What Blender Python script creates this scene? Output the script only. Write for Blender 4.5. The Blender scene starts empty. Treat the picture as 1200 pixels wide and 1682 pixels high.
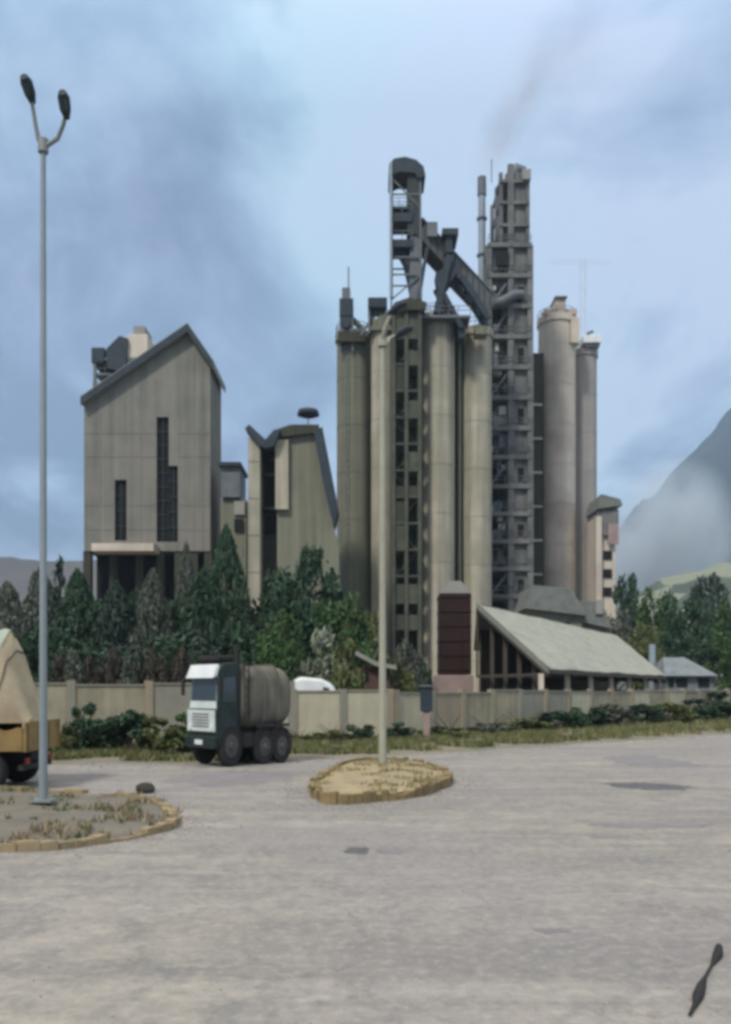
import bpy, math, random
from mathutils import Vector, Matrix, noise
R = math.radians
C = bpy.context.scene.collection
scene = bpy.context.scene

# ------------------------------------------------------------------ camera, light, sky
F = 1448.0; CH = 2.6; HY = 1128.0           # focal length in photo pixels, eye height, horizon row
cam = bpy.data.objects.new('camera', bpy.data.cameras.new('camera')); C.objects.link(cam)
cam.location = (0, 0, CH); cam.rotation_euler = (R(90), 0, 0)
cam.data.sensor_fit = 'HORIZONTAL'; cam.data.sensor_width = 36; cam.data.lens = F / 1200 * 36
cam.data.shift_y = (HY - 841) / 1200
cam.data.clip_start = 0.1; cam.data.clip_end = 20000
scene.camera = cam
scene.view_settings.view_transform = 'Standard'; scene.view_settings.look = 'None'
scene.view_settings.exposure = 0.08; scene.view_settings.gamma = 1
scene.cycles.filter_width = 3.6
scene.cycles.volume_bounces = 1; scene.cycles.max_bounces = 6; scene.cycles.transparent_max_bounces = 12

SUN_EL, SUN_AZ = 48, 212                    # degrees; azimuth clockwise from +Y
sl = bpy.data.lights.new('sun', 'SUN'); sl.energy = 2.8; sl.angle = R(8); sl.color = (1, .95, .86)
sun = bpy.data.objects.new('sun', sl); C.objects.link(sun)
sd = Vector((math.sin(R(SUN_AZ)) * math.cos(R(SUN_EL)), math.cos(R(SUN_AZ)) * math.cos(R(SUN_EL)), math.sin(R(SUN_EL))))
sun.rotation_euler = sd.to_track_quat('Z', 'Y').to_euler(); sun.location = (0, 0, 60)

w = bpy.data.worlds.new('World'); scene.world = w; w.use_nodes = True
nt = w.node_tree; nt.nodes.clear()
class NT:
    def __init__(s, t): s.t = t
    def n(s, typ, **k):
        nd = s.t.nodes.new(typ)
        for a, v in k.items():
            if a == 'inp':
                for i, x in v.items(): nd.inputs[i].default_value = x
            else: setattr(nd, a, v)
        return nd
    def l(s, a, b): s.t.links.new(a, b)
    def math(s, op, a, b=None, c=None, clamp=False):
        nd = s.t.nodes.new('ShaderNodeMath'); nd.operation = op; nd.use_clamp = clamp
        for i, x in enumerate((a, b, c)):
            if x is None: continue
            if isinstance(x, (int, float)): nd.inputs[i].default_value = x
            else: s.t.links.new(x, nd.inputs[i])
        return nd.outputs[0]
    def ramp(s, fac, stops, interp='LINEAR'):
        nd = s.t.nodes.new('ShaderNodeValToRGB'); nd.color_ramp.interpolation = interp
        e = nd.color_ramp.elements
        while len(e) < len(stops): e.new(.5)
        for i, (p, c) in enumerate(stops):
            e[i].position = p; e[i].color = (c, c, c, 1) if isinstance(c, (int, float)) else (*c, 1)
        s.t.links.new(fac, nd.inputs[0]); return nd.outputs[0]
    def mix(s, f, a, b, blend='MIX'):
        nd = s.t.nodes.new('ShaderNodeMix'); nd.data_type = 'RGBA'; nd.blend_type = blend
        for i, x in ((0, f), (6, a), (7, b)):
            if isinstance(x, (int, float)): nd.inputs[i].default_value = x if i == 0 else (x, x, x, 1)
            elif isinstance(x, tuple): nd.inputs[i].default_value = (*x, 1)
            else: s.t.links.new(x, nd.inputs[i])
        return nd.outputs[2]
g = NT(nt)
sky = g.n('ShaderNodeTexSky', sky_type='NISHITA', sun_disc=False, sun_elevation=R(SUN_EL), sun_rotation=R(SUN_AZ), altitude=800, dust_density=2.0)
tc = g.n('ShaderNodeTexCoord'); sep = g.n('ShaderNodeSeparateXYZ'); g.l(tc.outputs['Generated'], sep.inputs[0])
zz = g.math('MAXIMUM', sep.outputs[2], 0.0)
den = g.math('ADD', zz, 0.22)
u = g.math('DIVIDE', sep.outputs[0], den); v = g.math('DIVIDE', sep.outputs[1], den)
cmb = g.n('ShaderNodeCombineXYZ'); g.l(u, cmb.inputs[0]); g.l(v, cmb.inputs[1]); cmb.inputs[2].default_value = 5.37
n1 = g.n('ShaderNodeTexNoise', inp={'Scale': 1.7, 'Detail': 6, 'Roughness': .55, 'Distortion': .5}); g.l(cmb.outputs[0], n1.inputs['Vector'])
mp = g.n('ShaderNodeMapping'); mp.inputs['Location'].default_value = (3.3, 7.1, 1.7); mp.inputs['Rotation'].default_value = (0, 0, .7); mp.inputs['Scale'].default_value = (1.0, .55, 1); g.l(cmb.outputs[0], mp.inputs[0])
n2 = g.n('ShaderNodeTexNoise', inp={'Scale': 2.6, 'Detail': 6, 'Roughness': .55, 'Distortion': .5}); g.l(mp.outputs[0], n2.inputs['Vector'])
# the cloud deck is thicker towards the west (minus X) and thinner to the east
thick = g.math('MULTIPLY_ADD', sep.outputs[0], 1.0, 0.26)
thick = g.math('ADD', thick, g.math('MULTIPLY', zz, 1.0))
a = g.math('MULTIPLY_ADD', n1.outputs[0], 2.9, -1.42); b_ = g.math('MULTIPLY_ADD', n2.outputs[0], 2.2, -1.1)
f = g.math('ADD', thick, g.math('ADD', a, b_))
cl = g.ramp(f, [(0.0, (1.15, 2.0, 3.2)), (.3, (2.0, 3.05, 4.6)), (.55, (2.85, 4.3, 5.9)), (.8, (3.7, 5.45, 6.95)), (1.0, (4.6, 6.3, 7.7))])
# overcast luminance grows towards the zenith
br = g.ramp(zz, [(0.0, .385), (.55, .40), (.68, .58), (.9, 1.0)]); br = g.math('MULTIPLY', br, 3.0)
n3 = g.n('ShaderNodeTexNoise', inp={'Scale': 2.0, 'Detail': 3}); g.l(mp.outputs[0], n3.inputs['Vector'])
cl = g.mix(g.ramp(n3.outputs[0], [(.42, 0.0), (.62, 1.0)]), cl, g.mix(1.0, cl, (1.10, .96, 1.02), 'MULTIPLY'))
bwn = g.n('ShaderNodeRGBToBW'); g.l(cl, bwn.inputs[0])
warm = g.n('ShaderNodeVectorMath', operation='SCALE'); warm.inputs[0].default_value = (1.06, 1.0, .94); g.l(bwn.outputs[0], warm.inputs['Scale'])
cl = g.mix(g.ramp(zz, [(.60, 0.0), (.72, 1.0)]), cl, warm.outputs[0])
vm = g.n('ShaderNodeVectorMath', operation='SCALE'); g.l(cl, vm.inputs[0]); g.l(br, vm.inputs['Scale'])
# pale band low on the western horizon
hb = g.ramp(zz, [(0.0, 1.0), (.10, .85), (.16, 0.0)])
wst = g.ramp(g.math('MULTIPLY', sep.outputs[0], -1.0), [(.2, 0.0), (.33, 1.0)])
hm = g.math('MULTIPLY', hb, wst)
col = g.mix(g.math('MULTIPLY', hm, .55), vm.outputs[0], (5.0, 5.1, 6.0))
mx = g.mix(.90, sky.outputs[0], col)
bg = g.n('ShaderNodeBackground', inp={'Strength': .098}); g.l(mx, bg.inputs[0])
wo = g.n('ShaderNodeOutputWorld'); g.l(bg.outputs[0], wo.inputs[0])

# ------------------------------------------------------------------ helpers
rnd = random.Random(7)
def X(px, Y): return (px - 600) / F * Y
def Z(py, Y): return CH + (HY - py) / F * Y

MATS = {}
def mat(name, c1, c2=None, rough=.9, scale=1.0, streak=0, bump=.15, metal=0, island=0, blotch=None, spec=.3, fine=8):
    """weathered surface: two tones mixed by noise, optional vertical streaks"""
    if name in MATS: return MATS[name]
    m = bpy.data.materials.new(name); m.use_nodes = True; t = m.node_tree; t.nodes.clear(); g = NT(t)
    c2 = c2 or tuple(x * .7 for x in c1)
    tc = g.n('ShaderNodeTexCoord')
    n = g.n('ShaderNodeTexNoise', inp={'Scale': .35 * scale, 'Detail': 6, 'Roughness': .6}); g.l(tc.outputs['Object'], n.inputs['Vector'])
    nf = g.n('ShaderNodeTexNoise', inp={'Scale': fine * scale, 'Detail': 4, 'Roughness': .65}); g.l(tc.outputs['Object'], nf.inputs['Vector'])
    fac = g.ramp(n.outputs[0], [(.35, 0.0), (.68, 1.0)])
    fac = g.math('ADD', g.math('MULTIPLY', fac, .7), g.math('MULTIPLY', nf.outputs[0], .35), clamp=True)
    if streak:
        mp = g.n('ShaderNodeMapping'); mp.inputs['Scale'].default_value = (1.1, 1.1, .035); g.l(tc.outputs['Object'], mp.inputs[0])
        ns = g.n('ShaderNodeTexNoise', inp={'Scale': 1.0 * scale, 'Detail': 6, 'Roughness': .62}); g.l(mp.outputs[0], ns.inputs['Vector'])
        st = g.ramp(ns.outputs[0], [(.38, 0.0), (.66, 1.0)])
        fac = g.math('ADD', g.math('MULTIPLY', fac, 1 - streak), g.math('MULTIPLY', st, streak), clamp=True)
    col = g.mix(fac, c1, c2)
    if blotch:
        nb = g.n('ShaderNodeTexNoise', inp={'Scale': .12 * scale, 'Detail': 3}); g.l(tc.outputs['Object'], nb.inputs['Vector'])
        bf = g.ramp(nb.outputs[0], [(.5, 0.0), (.62, 1.0)])
        col = g.mix(g.math('MULTIPLY', bf, .7), col, blotch)
    if island:
        ge = g.n('ShaderNodeNewGeometry')
        hs = g.n('ShaderNodeHueSaturation'); g.l(col, hs.inputs['Color'])
        g.l(g.math('MULTIPLY_ADD', ge.outputs['Random Per Island'], island, 1 - island / 2), hs.inputs['Value'])
        g.l(g.math('MULTIPLY_ADD', ge.outputs['Random Per Island'], .05, .475), hs.inputs['Hue'])
        col = hs.outputs[0]
    p = g.n('ShaderNodeBsdfPrincipled', inp={'Roughness': rough, 'Metallic': metal, 'Specular IOR Level': spec})
    g.l(col, p.inputs['Base Color'])
    if bump:
        bp = g.n('ShaderNodeBump', inp={'Strength': bump, 'Distance': .05}); g.l(nf.outputs[0], bp.inputs['Height']); g.l(bp.outputs[0], p.inputs['Normal'])
    o = g.n('ShaderNodeOutputMaterial'); g.l(p.outputs[0], o.inputs[0])
    MATS[name] = m; return m

CONC = mat('concrete_greenish', (.45, .415, .325), (.17, .16, .125), streak=.6, blotch=(.25, .235, .17))
CONC2 = mat('concrete_shade', (.21, .21, .155), (.105, .108, .078), streak=.6)
CONC3 = mat('concrete_warm', (.60, .53, .44), (.43, .38, .32), streak=.5, blotch=(.37, .30, .26))
CONCB = mat('concrete_block_facade', (.225, .22, .19), (.115, .115, .10), streak=.5, blotch=(.21, .19, .17))
CONCD = mat('concrete_dirt_and_shade', (.06, .062, .044), (.028, .03, .022), streak=.4, scale=1.6)  # dark tone, also paints shade into gaps and recesses
CONCBL = mat('concrete_grey', (.20, .20, .19), (.06, .062, .062), streak=.35, scale=1.5)
PALE = mat('pale_cladding', (.30, .295, .27), (.20, .20, .185), streak=.3)
STEEL = mat('dark_steel', (.035, .05, .065), (.018, .026, .034), rough=.7, scale=3)
STEELG = mat('grey_steel', (.15, .165, .18), (.08, .09, .10), rough=.6, scale=3, streak=.2)
STEELL = mat('light_steel', (.30, .36, .40), (.20, .25, .28), rough=.55, scale=3)
GALV = mat('galvanised_steel', (.24, .26, .25), (.17, .185, .18), rough=.55, scale=4, streak=.4)
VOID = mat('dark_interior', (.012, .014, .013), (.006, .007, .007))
RUST = mat('rusty_red_steel', (.032, .012, .010), (.018, .009, .008), streak=.5, scale=3)
ROOFP = mat('pale_roof_sheet', (.29, .30, .26), (.16, .17, .145), streak=.2, scale=2.4, blotch=(.24, .25, .21), rough=.8)
ROOFG = mat('grey_roof_sheet', (.19, .20, .185), (.11, .12, .11), scale=3)
ROOFB = mat('bluish_roof_sheet', (.20, .225, .235), (.12, .14, .15), scale=3)
TIMBER = mat('weathered_timber', (.10, .085, .07), (.05, .043, .037), streak=.4, scale=4)
PINKP = mat('pinkish_render', (.34, .25, .23), (.24, .18, .17), scale=3)
WALLM = [mat('wall_render_tan', (.38, .335, .235), (.17, .155, .11), scale=2.6, streak=.3),
         mat('wall_render_grey', (.29, .27, .215), (.19, .18, .145), scale=2.2, streak=.3),
         mat('wall_render_pink', (.34, .285, .20), (.20, .17, .125), scale=2.2, streak=.3),
         mat('wall_render_cream', (.50, .46, .33), (.33, .30, .22), scale=2.2, streak=.3)]
TYRE = mat('tyre_rubber', (.016, .016, .017), (.03, .028, .027), scale=6)
HUB = mat('wheel_hub_steel', (.09, .09, .09), (.05, .048, .045), scale=8)
WHITEP = mat('white_paint', (.72, .75, .74), (.52, .55, .54), rough=.4, scale=4, bump=.03, spec=.5)
TEAL = mat('pale_teal_paint', (.15, .21, .21), (.10, .14, .14), rough=.45, scale=4, bump=.03, spec=.5)
DKGREEN = mat('dark_green_paint', (.02, .035, .033), (.012, .02, .02), rough=.5, scale=4, bump=.03)
GLASS = mat('dark_window_glass', (.02, .035, .045), (.015, .025, .03), rough=.08, bump=0, spec=.8)
CHASSIS = mat('chassis_black', (.02, .02, .021), (.035, .032, .03), scale=5)
DRUM = mat('dusty_tank_grey', (.19, .175, .14), (.05, .052, .044), scale=3.4, streak=.3, blotch=(.095, .092, .078))
TARP = mat('tan_tarpaulin', (.47, .40, .27), (.27, .21, .14), scale=3, bump=.7, blotch=(.36, .27, .21))
TARPG = None if 0 else mat('pale_green_tarpaulin', (.38, .42, .34), (.28, .31, .25), scale=3, bump=.5)
OCHRE = mat('ochre_paint', (.27, .18, .07), (.16, .11, .05), scale=5)
KERB = mat('kerb_yellow_worn_shaded', (.30, .215, .09), (.11, .088, .055), scale=5, fine=5)  # worn yellow; dark brown second tone stands in for the kerb face shadow
KERBG = mat('kerb_concrete', (.34, .26, .14), (.18, .15, .10), scale=5)
BARK = mat('bark', (.11, .095, .075), (.06, .052, .042), scale=6, streak=.4)
PALEBARK = mat('pale_bark', (.25, .24, .21), (.14, .13, .11), scale=6, streak=.3)
LEAF = {'dark': mat('foliage_dark', (.018, .045, .024), (.042, .078, .040), island=1.1, bump=0, rough=.8),
        'blue': mat('foliage_bluish', (.022, .042, .030), (.038, .062, .046), island=1.0, bump=0, rough=.8),
        'green': mat('foliage_green', (.034, .072, .022), (.058, .10, .035), island=1.0, bump=0, rough=.8),
        'pale': mat('foliage_pale', (.15, .18, .12), (.21, .23, .165), island=.8, bump=0, rough=.8),
        'grey': mat('foliage_grey_green', (.075, .085, .066), (.10, .11, .088), island=.9, bump=0, rough=.8),
        'olive': mat('foliage_olive', (.075, .095, .032), (.12, .13, .05), island=.9, bump=0, rough=.8),
        'dry': mat('grass_dry', (.30, .25, .12), (.20, .17, .09), island=.7, bump=0, rough=.9),
        'brown': mat('foliage_brown', (.046, .040, .030), (.07, .06, .045), island=.9, bump=0, rough=.9),
        'rusty': mat('weeds_rusty', (.27, .215, .13), (.19, .155, .105), island=.8, bump=0, rough=.9)}

class MB:
    def __init__(s, off=(0, 0, 0)): s.v = []; s.f = []; s.sm = []; s.off = Vector(off)
    def add(s, vs, fs, smooth=False):
        b = len(s.v); s.v += [Vector(p) for p in vs]; s.f += [tuple(i + b for i in f) for f in fs]; s.sm += [smooth] * len(fs); return s
    def box(s, x0, x1, y0, y1, z0, z1):
        return s.add([(x0, y0, z0), (x1, y0, z0), (x1, y1, z0), (x0, y1, z0), (x0, y0, z1), (x1, y0, z1), (x1, y1, z1), (x0, y1, z1)],
                     [(3, 2, 1, 0), (4, 5, 6, 7), (0, 1, 5, 4), (1, 2, 6, 5), (2, 3, 7, 6), (3, 0, 4, 7)])
    def bar(s, p, q, wd, ht=None, up=(0, 0, 1)):
        """rectangular beam from p to q"""
        ht = ht or wd; p, q = Vector(p), Vector(q); d = (q - p).normalized(); up = Vector(up)
        if abs(d.dot(up)) > .98: up = Vector((0, 1, 0))
        sx = d.cross(up).normalized() * wd / 2; sz = sx.cross(d).normalized() * ht / 2
        vs = [e + a * sx + b * sz for e in (p, q) for a, b in ((-1, -1), (1, -1), (1, 1), (-1, 1))]
        return s.add(vs, [(0, 1, 2, 3), (7, 6, 5, 4), (0, 4, 5, 1), (1, 5, 6, 2), (2, 6, 7, 3), (3, 7, 4, 0)])
    def tube(s, pts, rs, n=10, caps=True):
        """round tube through pts with a radius for each"""
        pts = [Vector(p) for p in pts]
        if isinstance(rs, (int, float)): rs = [rs] * len(pts)
        rings = []
        ref = None
        for i, p in enumerate(pts):
            d = (pts[min(i + 1, len(pts) - 1)] - pts[max(i - 1, 0)]).normalized()
            if ref is None:
                ref = Vector((1, 0, 0)) if abs(d.x) < .8 else Vector((0, 1, 0))
            a = (ref - d * ref.dot(d)).normalized(); b = d.cross(a); ref = a
            rings.append([p + (a * math.cos(2 * math.pi * k / n) + b * math.sin(2 * math.pi * k / n)) * rs[i] for k in range(n)])
        vs = [x for r in rings for x in r]
        fs = [(i * n + k, i * n + (k + 1) % n, (i + 1) * n + (k + 1) % n, (i + 1) * n + k) for i in range(len(pts) - 1) for k in range(n)]
        s.add(vs, fs, True)
        if caps:
            s.add(rings[0], [tuple(reversed(range(n)))]); s.add(rings[-1], [tuple(range(n))])
        return s
    def cyl(s, x, y, z0, z1, r0, r1=None, n=28, caps=True):
        return s.tube([(x, y, z0), (x, y, z1)], [r0, r0 if r1 is None else r1], n, caps)
    def prism(s, poly, axis, a0, a1):
        """polygon in two dimensions, extruded along an axis: 'x' takes (y,z), 'y' takes (x,z), 'z' takes (x,y)"""
        def P(p, a): return {'x': (a, p[0], p[1]), 'y': (p[0], a, p[1]), 'z': (p[0], p[1], a)}[axis]
        n = len(poly)
        vs = [P(p, a0) for p in poly] + [P(p, a1) for p in poly]
        return s.add(vs, [tuple(range(n)), tuple(range(2 * n - 1, n - 1, -1))] + [(i, i + n, (i + 1) % n + n, (i + 1) % n) for i in range(n)])
    def build(s, name, m, parent=None, bevel=0):
        me = bpy.data.meshes.new(name)
        me.from_pydata([tuple(v - s.off) for v in s.v], [], s.f)
        me.polygons.foreach_set('use_smooth', s.sm)
        me.materials.append(m)
        import bmesh
        bm = bmesh.new(); bm.from_mesh(me); bmesh.ops.recalc_face_normals(bm, faces=bm.faces); bm.to_mesh(me); bm.free()
        o = bpy.data.objects.new(name, me); C.objects.link(o)
        if parent: o.parent = parent
        if bevel:
            md = o.modifiers.new('bevel', 'BEVEL'); md.width = bevel; md.segments = 2; md.limit_method = 'ANGLE'
        return o

def tag(o, label=None, cat=None, group=None, kind=None):
    if label: o['label'] = label
    if cat: o['category'] = cat
    if group: o['group'] = group
    if kind: o['kind'] = kind
    return o
def thing(name, label, cat, loc=(0, 0, 0), rz=0, group=None):
    o = bpy.data.objects.new(name, None); C.objects.link(o); o.location = loc; o.rotation_euler = (0, 0, rz)
    o.empty_display_size = .2
    return tag(o, label, cat, group)
KIDS = {}
def copy_thing(root, loc, rz, label, sc=(1, 1, 1)):
    kids = {}
    for o in list(C.objects):
        if o.parent: kids.setdefault(o.parent, []).append(o)
    def cp(o, par):
        c = o.copy(); C.objects.link(c)
        if par: c.parent = par
        for k in kids.get(o, []): cp(k, c)
        return c
    r = cp(root, None); r.location = loc; r.rotation_euler = (0, 0, rz); r.scale = sc; r['label'] = label
    return r

# ------------------------------------------------------------------ ground, road, islands
def ground_mat():
    m = bpy.data.materials.new('dry_ground'); m.use_nodes = True; t = m.node_tree; t.nodes.clear(); g = NT(t)
    tc = g.n('ShaderNodeTexCoord')
    n1 = g.n('ShaderNodeTexNoise', inp={'Scale': .25, 'Detail': 8, 'Roughness': .6}); g.l(tc.outputs['Object'], n1.inputs['Vector'])
    n2 = g.n('ShaderNodeTexNoise', inp={'Scale': 3, 'Detail': 6, 'Roughness': .7}); g.l(tc.outputs['Object'], n2.inputs['Vector'])
    c = g.mix(g.ramp(n1.outputs[0], [(.4, 0.0), (.6, 1.0)]), (.17, .155, .115), (.10, .10, .062))
    c = g.mix(g.ramp(n2.outputs[0], [(.35, 0.0), (.7, .6)]), c, (.22, .195, .15))
    p = g.n('ShaderNodeBsdfPrincipled', inp={'Roughness': .95}); g.l(c, p.inputs[0])
    bp = g.n('ShaderNodeBump', inp={'Strength': .5, 'Distance': .1}); g.l(n2.outputs[0], bp.inputs['Height']); g.l(bp.outputs[0], p.inputs['Normal'])
    o = g.n('ShaderNodeOutputMaterial'); g.l(p.outputs[0], o.inputs[0]); return m
def road_mat():
    m = bpy.data.materials.new('worn_dusty_asphalt'); m.use_nodes = True; t = m.node_tree; t.nodes.clear(); g = NT(t)
    tc = g.n('ShaderNodeTexCoord')
    mp = g.n('ShaderNodeMapping'); mp.inputs['Rotation'].default_value = (0, 0, -.45); mp.inputs['Scale'].default_value = (.35, 1.5, 1); g.l(tc.outputs['Object'], mp.inputs[0])
    n1 = g.n('ShaderNodeTexNoise', inp={'Scale': .32, 'Detail': 7, 'Roughness': .6, 'Distortion': .6}); g.l(mp.outputs[0], n1.inputs['Vector'])
    n2 = g.n('ShaderNodeTexNoise', inp={'Scale': 1.4, 'Detail': 7, 'Roughness': .65, 'Distortion': .4}); g.l(tc.outputs['Object'], n2.inputs['Vector'])
    n3 = g.n('ShaderNodeTexNoise', inp={'Scale': 40, 'Detail': 3, 'Roughness': .7}); g.l(tc.outputs['Object'], n3.inputs['Vector'])
    n4 = g.n('ShaderNodeTexNoise', inp={'Scale': .12, 'Detail': 3}); g.l(tc.outputs['Object'], n4.inputs['Vector'])
    c = g.mix(g.ramp(n1.outputs[0], [(.36, 0.0), (.62, 1.0)]), (.225, .21, .19), (.35, .32, .27))
    c = g.mix(g.ramp(n2.outputs[0], [(.40, 0.0), (.62, .75)]), c, (.185, .18, .17))
    c = g.mix(g.ramp(n4.outputs[0], [(.42, 0.0), (.6, .5)]), c, (.25, .235, .245))
    c = g.mix(g.ramp(n3.outputs[0], [(.3, .28), (.7, 0.0)]), c, (.10, .10, .10))
    mt_ = g.n('ShaderNodeMapping'); mt_.inputs['Rotation'].default_value = (0, 0, -.62); mt_.inputs['Scale'].default_value = (.04, 1.1, 1); g.l(tc.outputs['Object'], mt_.inputs[0])
    n5 = g.n('ShaderNodeTexNoise', inp={'Scale': 1.3, 'Detail': 5, 'Roughness': .6, 'Distortion': .2}); g.l(mt_.outputs[0], n5.inputs['Vector'])
    c = g.mix(g.ramp(n5.outputs[0], [(.48, 0.0), (.62, .5)]), c, (.16, .155, .148))
    n6 = g.n('ShaderNodeTexNoise', inp={'Scale': 7, 'Detail': 6, 'Roughness': .75}); g.l(tc.outputs['Object'], n6.inputs['Vector'])
    c = g.mix(g.ramp(n6.outputs[0], [(.5, 0.0), (.68, .5)]), c, (.40, .37, .32))
    c = g.mix(g.ramp(n6.outputs[0], [(.33, .45), (.45, 0.0)]), c, (.12, .12, .118))
    vo = g.n('ShaderNodeTexVoronoi', feature='DISTANCE_TO_EDGE', inp={'Scale': .55, 'Randomness': 1}); 
    wv = g.n('ShaderNodeVectorMath', operation='ADD'); sc = g.n('ShaderNodeVectorMath', operation='SCALE'); sc.inputs['Scale'].default_value = 1.3
    g.l(n2.outputs['Color'], sc.inputs[0]); g.l(sc.outputs[0], wv.inputs[0]); g.l(tc.outputs['Object'], wv.inputs[1]); g.l(wv.outputs[0], vo.inputs['Vector'])
    c = g.mix(g.ramp(vo.outputs[0], [(.0, .34), (.02, 0.0)]), c, (.11, .105, .10))
    p = g.n('ShaderNodeBsdfPrincipled', inp={'Roughness': .88, 'Specular IOR Level': .25}); g.l(c, p.inputs[0])
    h = g.math('ADD', g.math('MULTIPLY', n3.outputs[0], .12), g.math('MULTIPLY', n2.outputs[0], .8))
    bp = g.n('ShaderNodeBump', inp={'Strength': .5, 'Distance': .06}); g.l(h, bp.inputs['Height']); g.l(bp.outputs[0], p.inputs['Normal'])
    o = g.n('ShaderNodeOutputMaterial'); g.l(p.outputs[0], o.inputs[0]); return m

GROUND = ground_mat()
tag(MB().add([(-1650, -55, 0), (2250, -55, 0), (2250, 3300, 0), (-1650, 3300, 0)], [(0, 1, 2, 3)]).build('ground', GROUND), kind='structure')
ROAD = road_mat()
far = [(-90, 26), (-30, 28.6), (-12, 29.3), (-6, 29.8), (-2.6, 31), (2.5, 34.2), (8, 38.8), (14, 43.6), (20.3, 48.9), (45, 69), (110, 120)]
jit = []
for i in range(len(far) - 1):
    for k in range(14):
        t = k / 14; x = far[i][0] * (1 - t) + far[i + 1][0] * t; y = far[i][1] * (1 - t) + far[i + 1][1] * t
        jit.append((x, y + .45 * noise.noise(Vector((x * .6, y * .6, 0)))))
poly = [(-90, -40), (110, -40)] + [far[-1]] + jit[::-1]
tag(MB().add([(x, y, .004) for x, y in poly], [tuple(range(len(poly)))]).build('road', ROAD), kind='structure')

PATCH = mat('dark_asphalt_patch', (.075, .075, .08), (.12, .12, .12), scale=8, fine=10)
PATCHM = mat('stained_shadowed_asphalt', (.165, .155, .16), (.22, .205, .205), scale=4)  # stains, and the shadow painted by the lorry
def patch(px, py, wpx, hpx, m, seed, name='asphalt_patch_and_shadow', rot=0, z=.008):
    Y = CH * F / (py - HY); cx = X(px, Y); rx = wpx / F * Y / 2; ry = hpx * Y * Y / (F * CH) / 2
    pts = []
    for k in range(96):
        a = k / 96 * 2 * math.pi; q = Vector((math.cos(a), math.sin(a), seed * 3.1)); r = 1 + .5 * noise.noise(q * 1.5) + .3 * noise.noise(q * 5) + .22 * noise.noise(q * 14)
        x, y = math.cos(a) * rx * r, math.sin(a) * ry * r
        pts.append((cx + x * math.cos(rot) - y * math.sin(rot), Y + x * math.sin(rot) + y * math.cos(rot), z))
    tag(MB().add(pts, [tuple(range(96))]).build(name, m), kind='structure')
patch(1055, 1292, 125, 12, PATCH, 1); patch(1065, 1356, 170, 9, PATCHM, 2); patch(588, 1397, 40, 12, PATCH, 3)
patch(640, 1398, 42, 8, PATCHM, 4); patch(1000, 1374, 60, 5, PATCHM, 5); patch(395, 1277, 190, 26, PATCHM, 6)  # the last patch paints the lorry's cast shadow on the road
patch(1060, 1250, 120, 20, PATCHM, 8); patch(905, 1529, 50, 9, PATCHM, 11)

def island(name, pts, top_m, kerb_m, kw=.2, h=.2):
    """raised traffic island: kerb ring and a soil bed inside"""
    n = len(pts); c = sum((Vector((*p, 0)) for p in pts), Vector()) / n
    def ins(p, d):
        v = c - Vector((*p, 0)); L = v.length; return Vector((*p, 0)) + v / L * d
    root = MB(); inner = [ins(p, kw) for p in pts]; ro = random.Random(n); kh = [h + .05 * noise.noise(Vector((p[0] * 2.3, p[1] * 2.3, 0))) - (.07 if ro.random() < .12 else 0) for p in pts]; pts = [(p[0] + .12 * noise.noise(Vector((p[0] * 1.7, p[1] * 1.7, 5))), p[1] + .12 * noise.noise(Vector((p[0] * 1.7, p[1] * 1.7, 9)))) for p in pts]; mid = [ins(p, .02) for p in pts]
    for i in range(n):
        j = (i + 1) % n; A, B, Ai, Bi = Vector((*pts[i], 0)), Vector((*pts[j], 0)), inner[i].copy(), inner[j].copy(); jt_ = ro.uniform(-.025, .025)
        a0, b0, a1, b1_ = A.lerp(B, .03), A.lerp(B, .97), Ai.lerp(Bi, .03), Ai.lerp(Bi, .97); c1 = (a0 + b0) / 2 - (a1 + b1_) / 2; c1.normalize(); hA, hB = kh[i] + jt_, kh[i] + jt_ + ro.uniform(-.02, .02)
        q = [p + c1 * jt_ for p in (a0, b0, b1_, a1)]
        root.add([(p.x, p.y, 0) for p in q] + [(p.x, p.y, h_) for p, h_ in zip(q, (hA, hB, hB, hA))], [(3, 2, 1, 0), (4, 5, 6, 7), (0, 1, 5, 4), (1, 2, 6, 5), (2, 3, 7, 6), (3, 0, 4, 7)])
    inner = [v + (c - v).normalized() * -.03 for v in inner]
    k_ = root.build(name + '_kerb', kerb_m); tag(k_, kind='structure')
    bed = MB(); m = 14; vs = []; fs = []
    for r in range(m + 1):
        for i, v in enumerate(inner):
            q = v.lerp(c, r / m); hh = h - .08 + (.06 * (r / m) + .10 * noise.noise(Vector((q.x, q.y, 4))) if r else 0)
            vs.append((q.x, q.y, hh))
    fs = [(r * n + i, r * n + (i + 1) % n, (r + 1) * n + (i + 1) % n, (r + 1) * n + i) for r in range(m) for i in range(n)]
    bed.add(vs, fs, True); tag(bed.build(name, top_m), kind='structure')
def loop(pts, n=40):
    """closed Catmull-Rom outline"""
    out = []; m = len(pts)
    for i in range(m):
        p = [Vector((*pts[(i + k - 1) % m], 0)) for k in range(4)]
        for j in range(max(3, n // m)):
            t = j / max(3, n // m)
            q = .5 * (2 * p[1] + (p[2] - p[0]) * t + (2 * p[0] - 5 * p[1] + 4 * p[2] - p[3]) * t * t + (3 * p[1] - p[0] - 3 * p[2] + p[3]) * t ** 3)
            out.append((q.x, q.y))
    return out
SOILY = mat('dry_yellow_soil', (.40, .32, .18), (.20, .175, .12), scale=7, fine=5, bump=.5)
SOILG = mat('grey_brown_soil', (.185, .165, .135), (.12, .11, .09), scale=3, fine=6, bump=.5)
ISC = loop([(-1.4, 22.4), (-.85, 19.6), (0.2, 19.8), (1.5, 21.2), (2.4, 24.5), (1.9, 28.2), (.9, 29.6), (-.6, 28.5)], 64)
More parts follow.
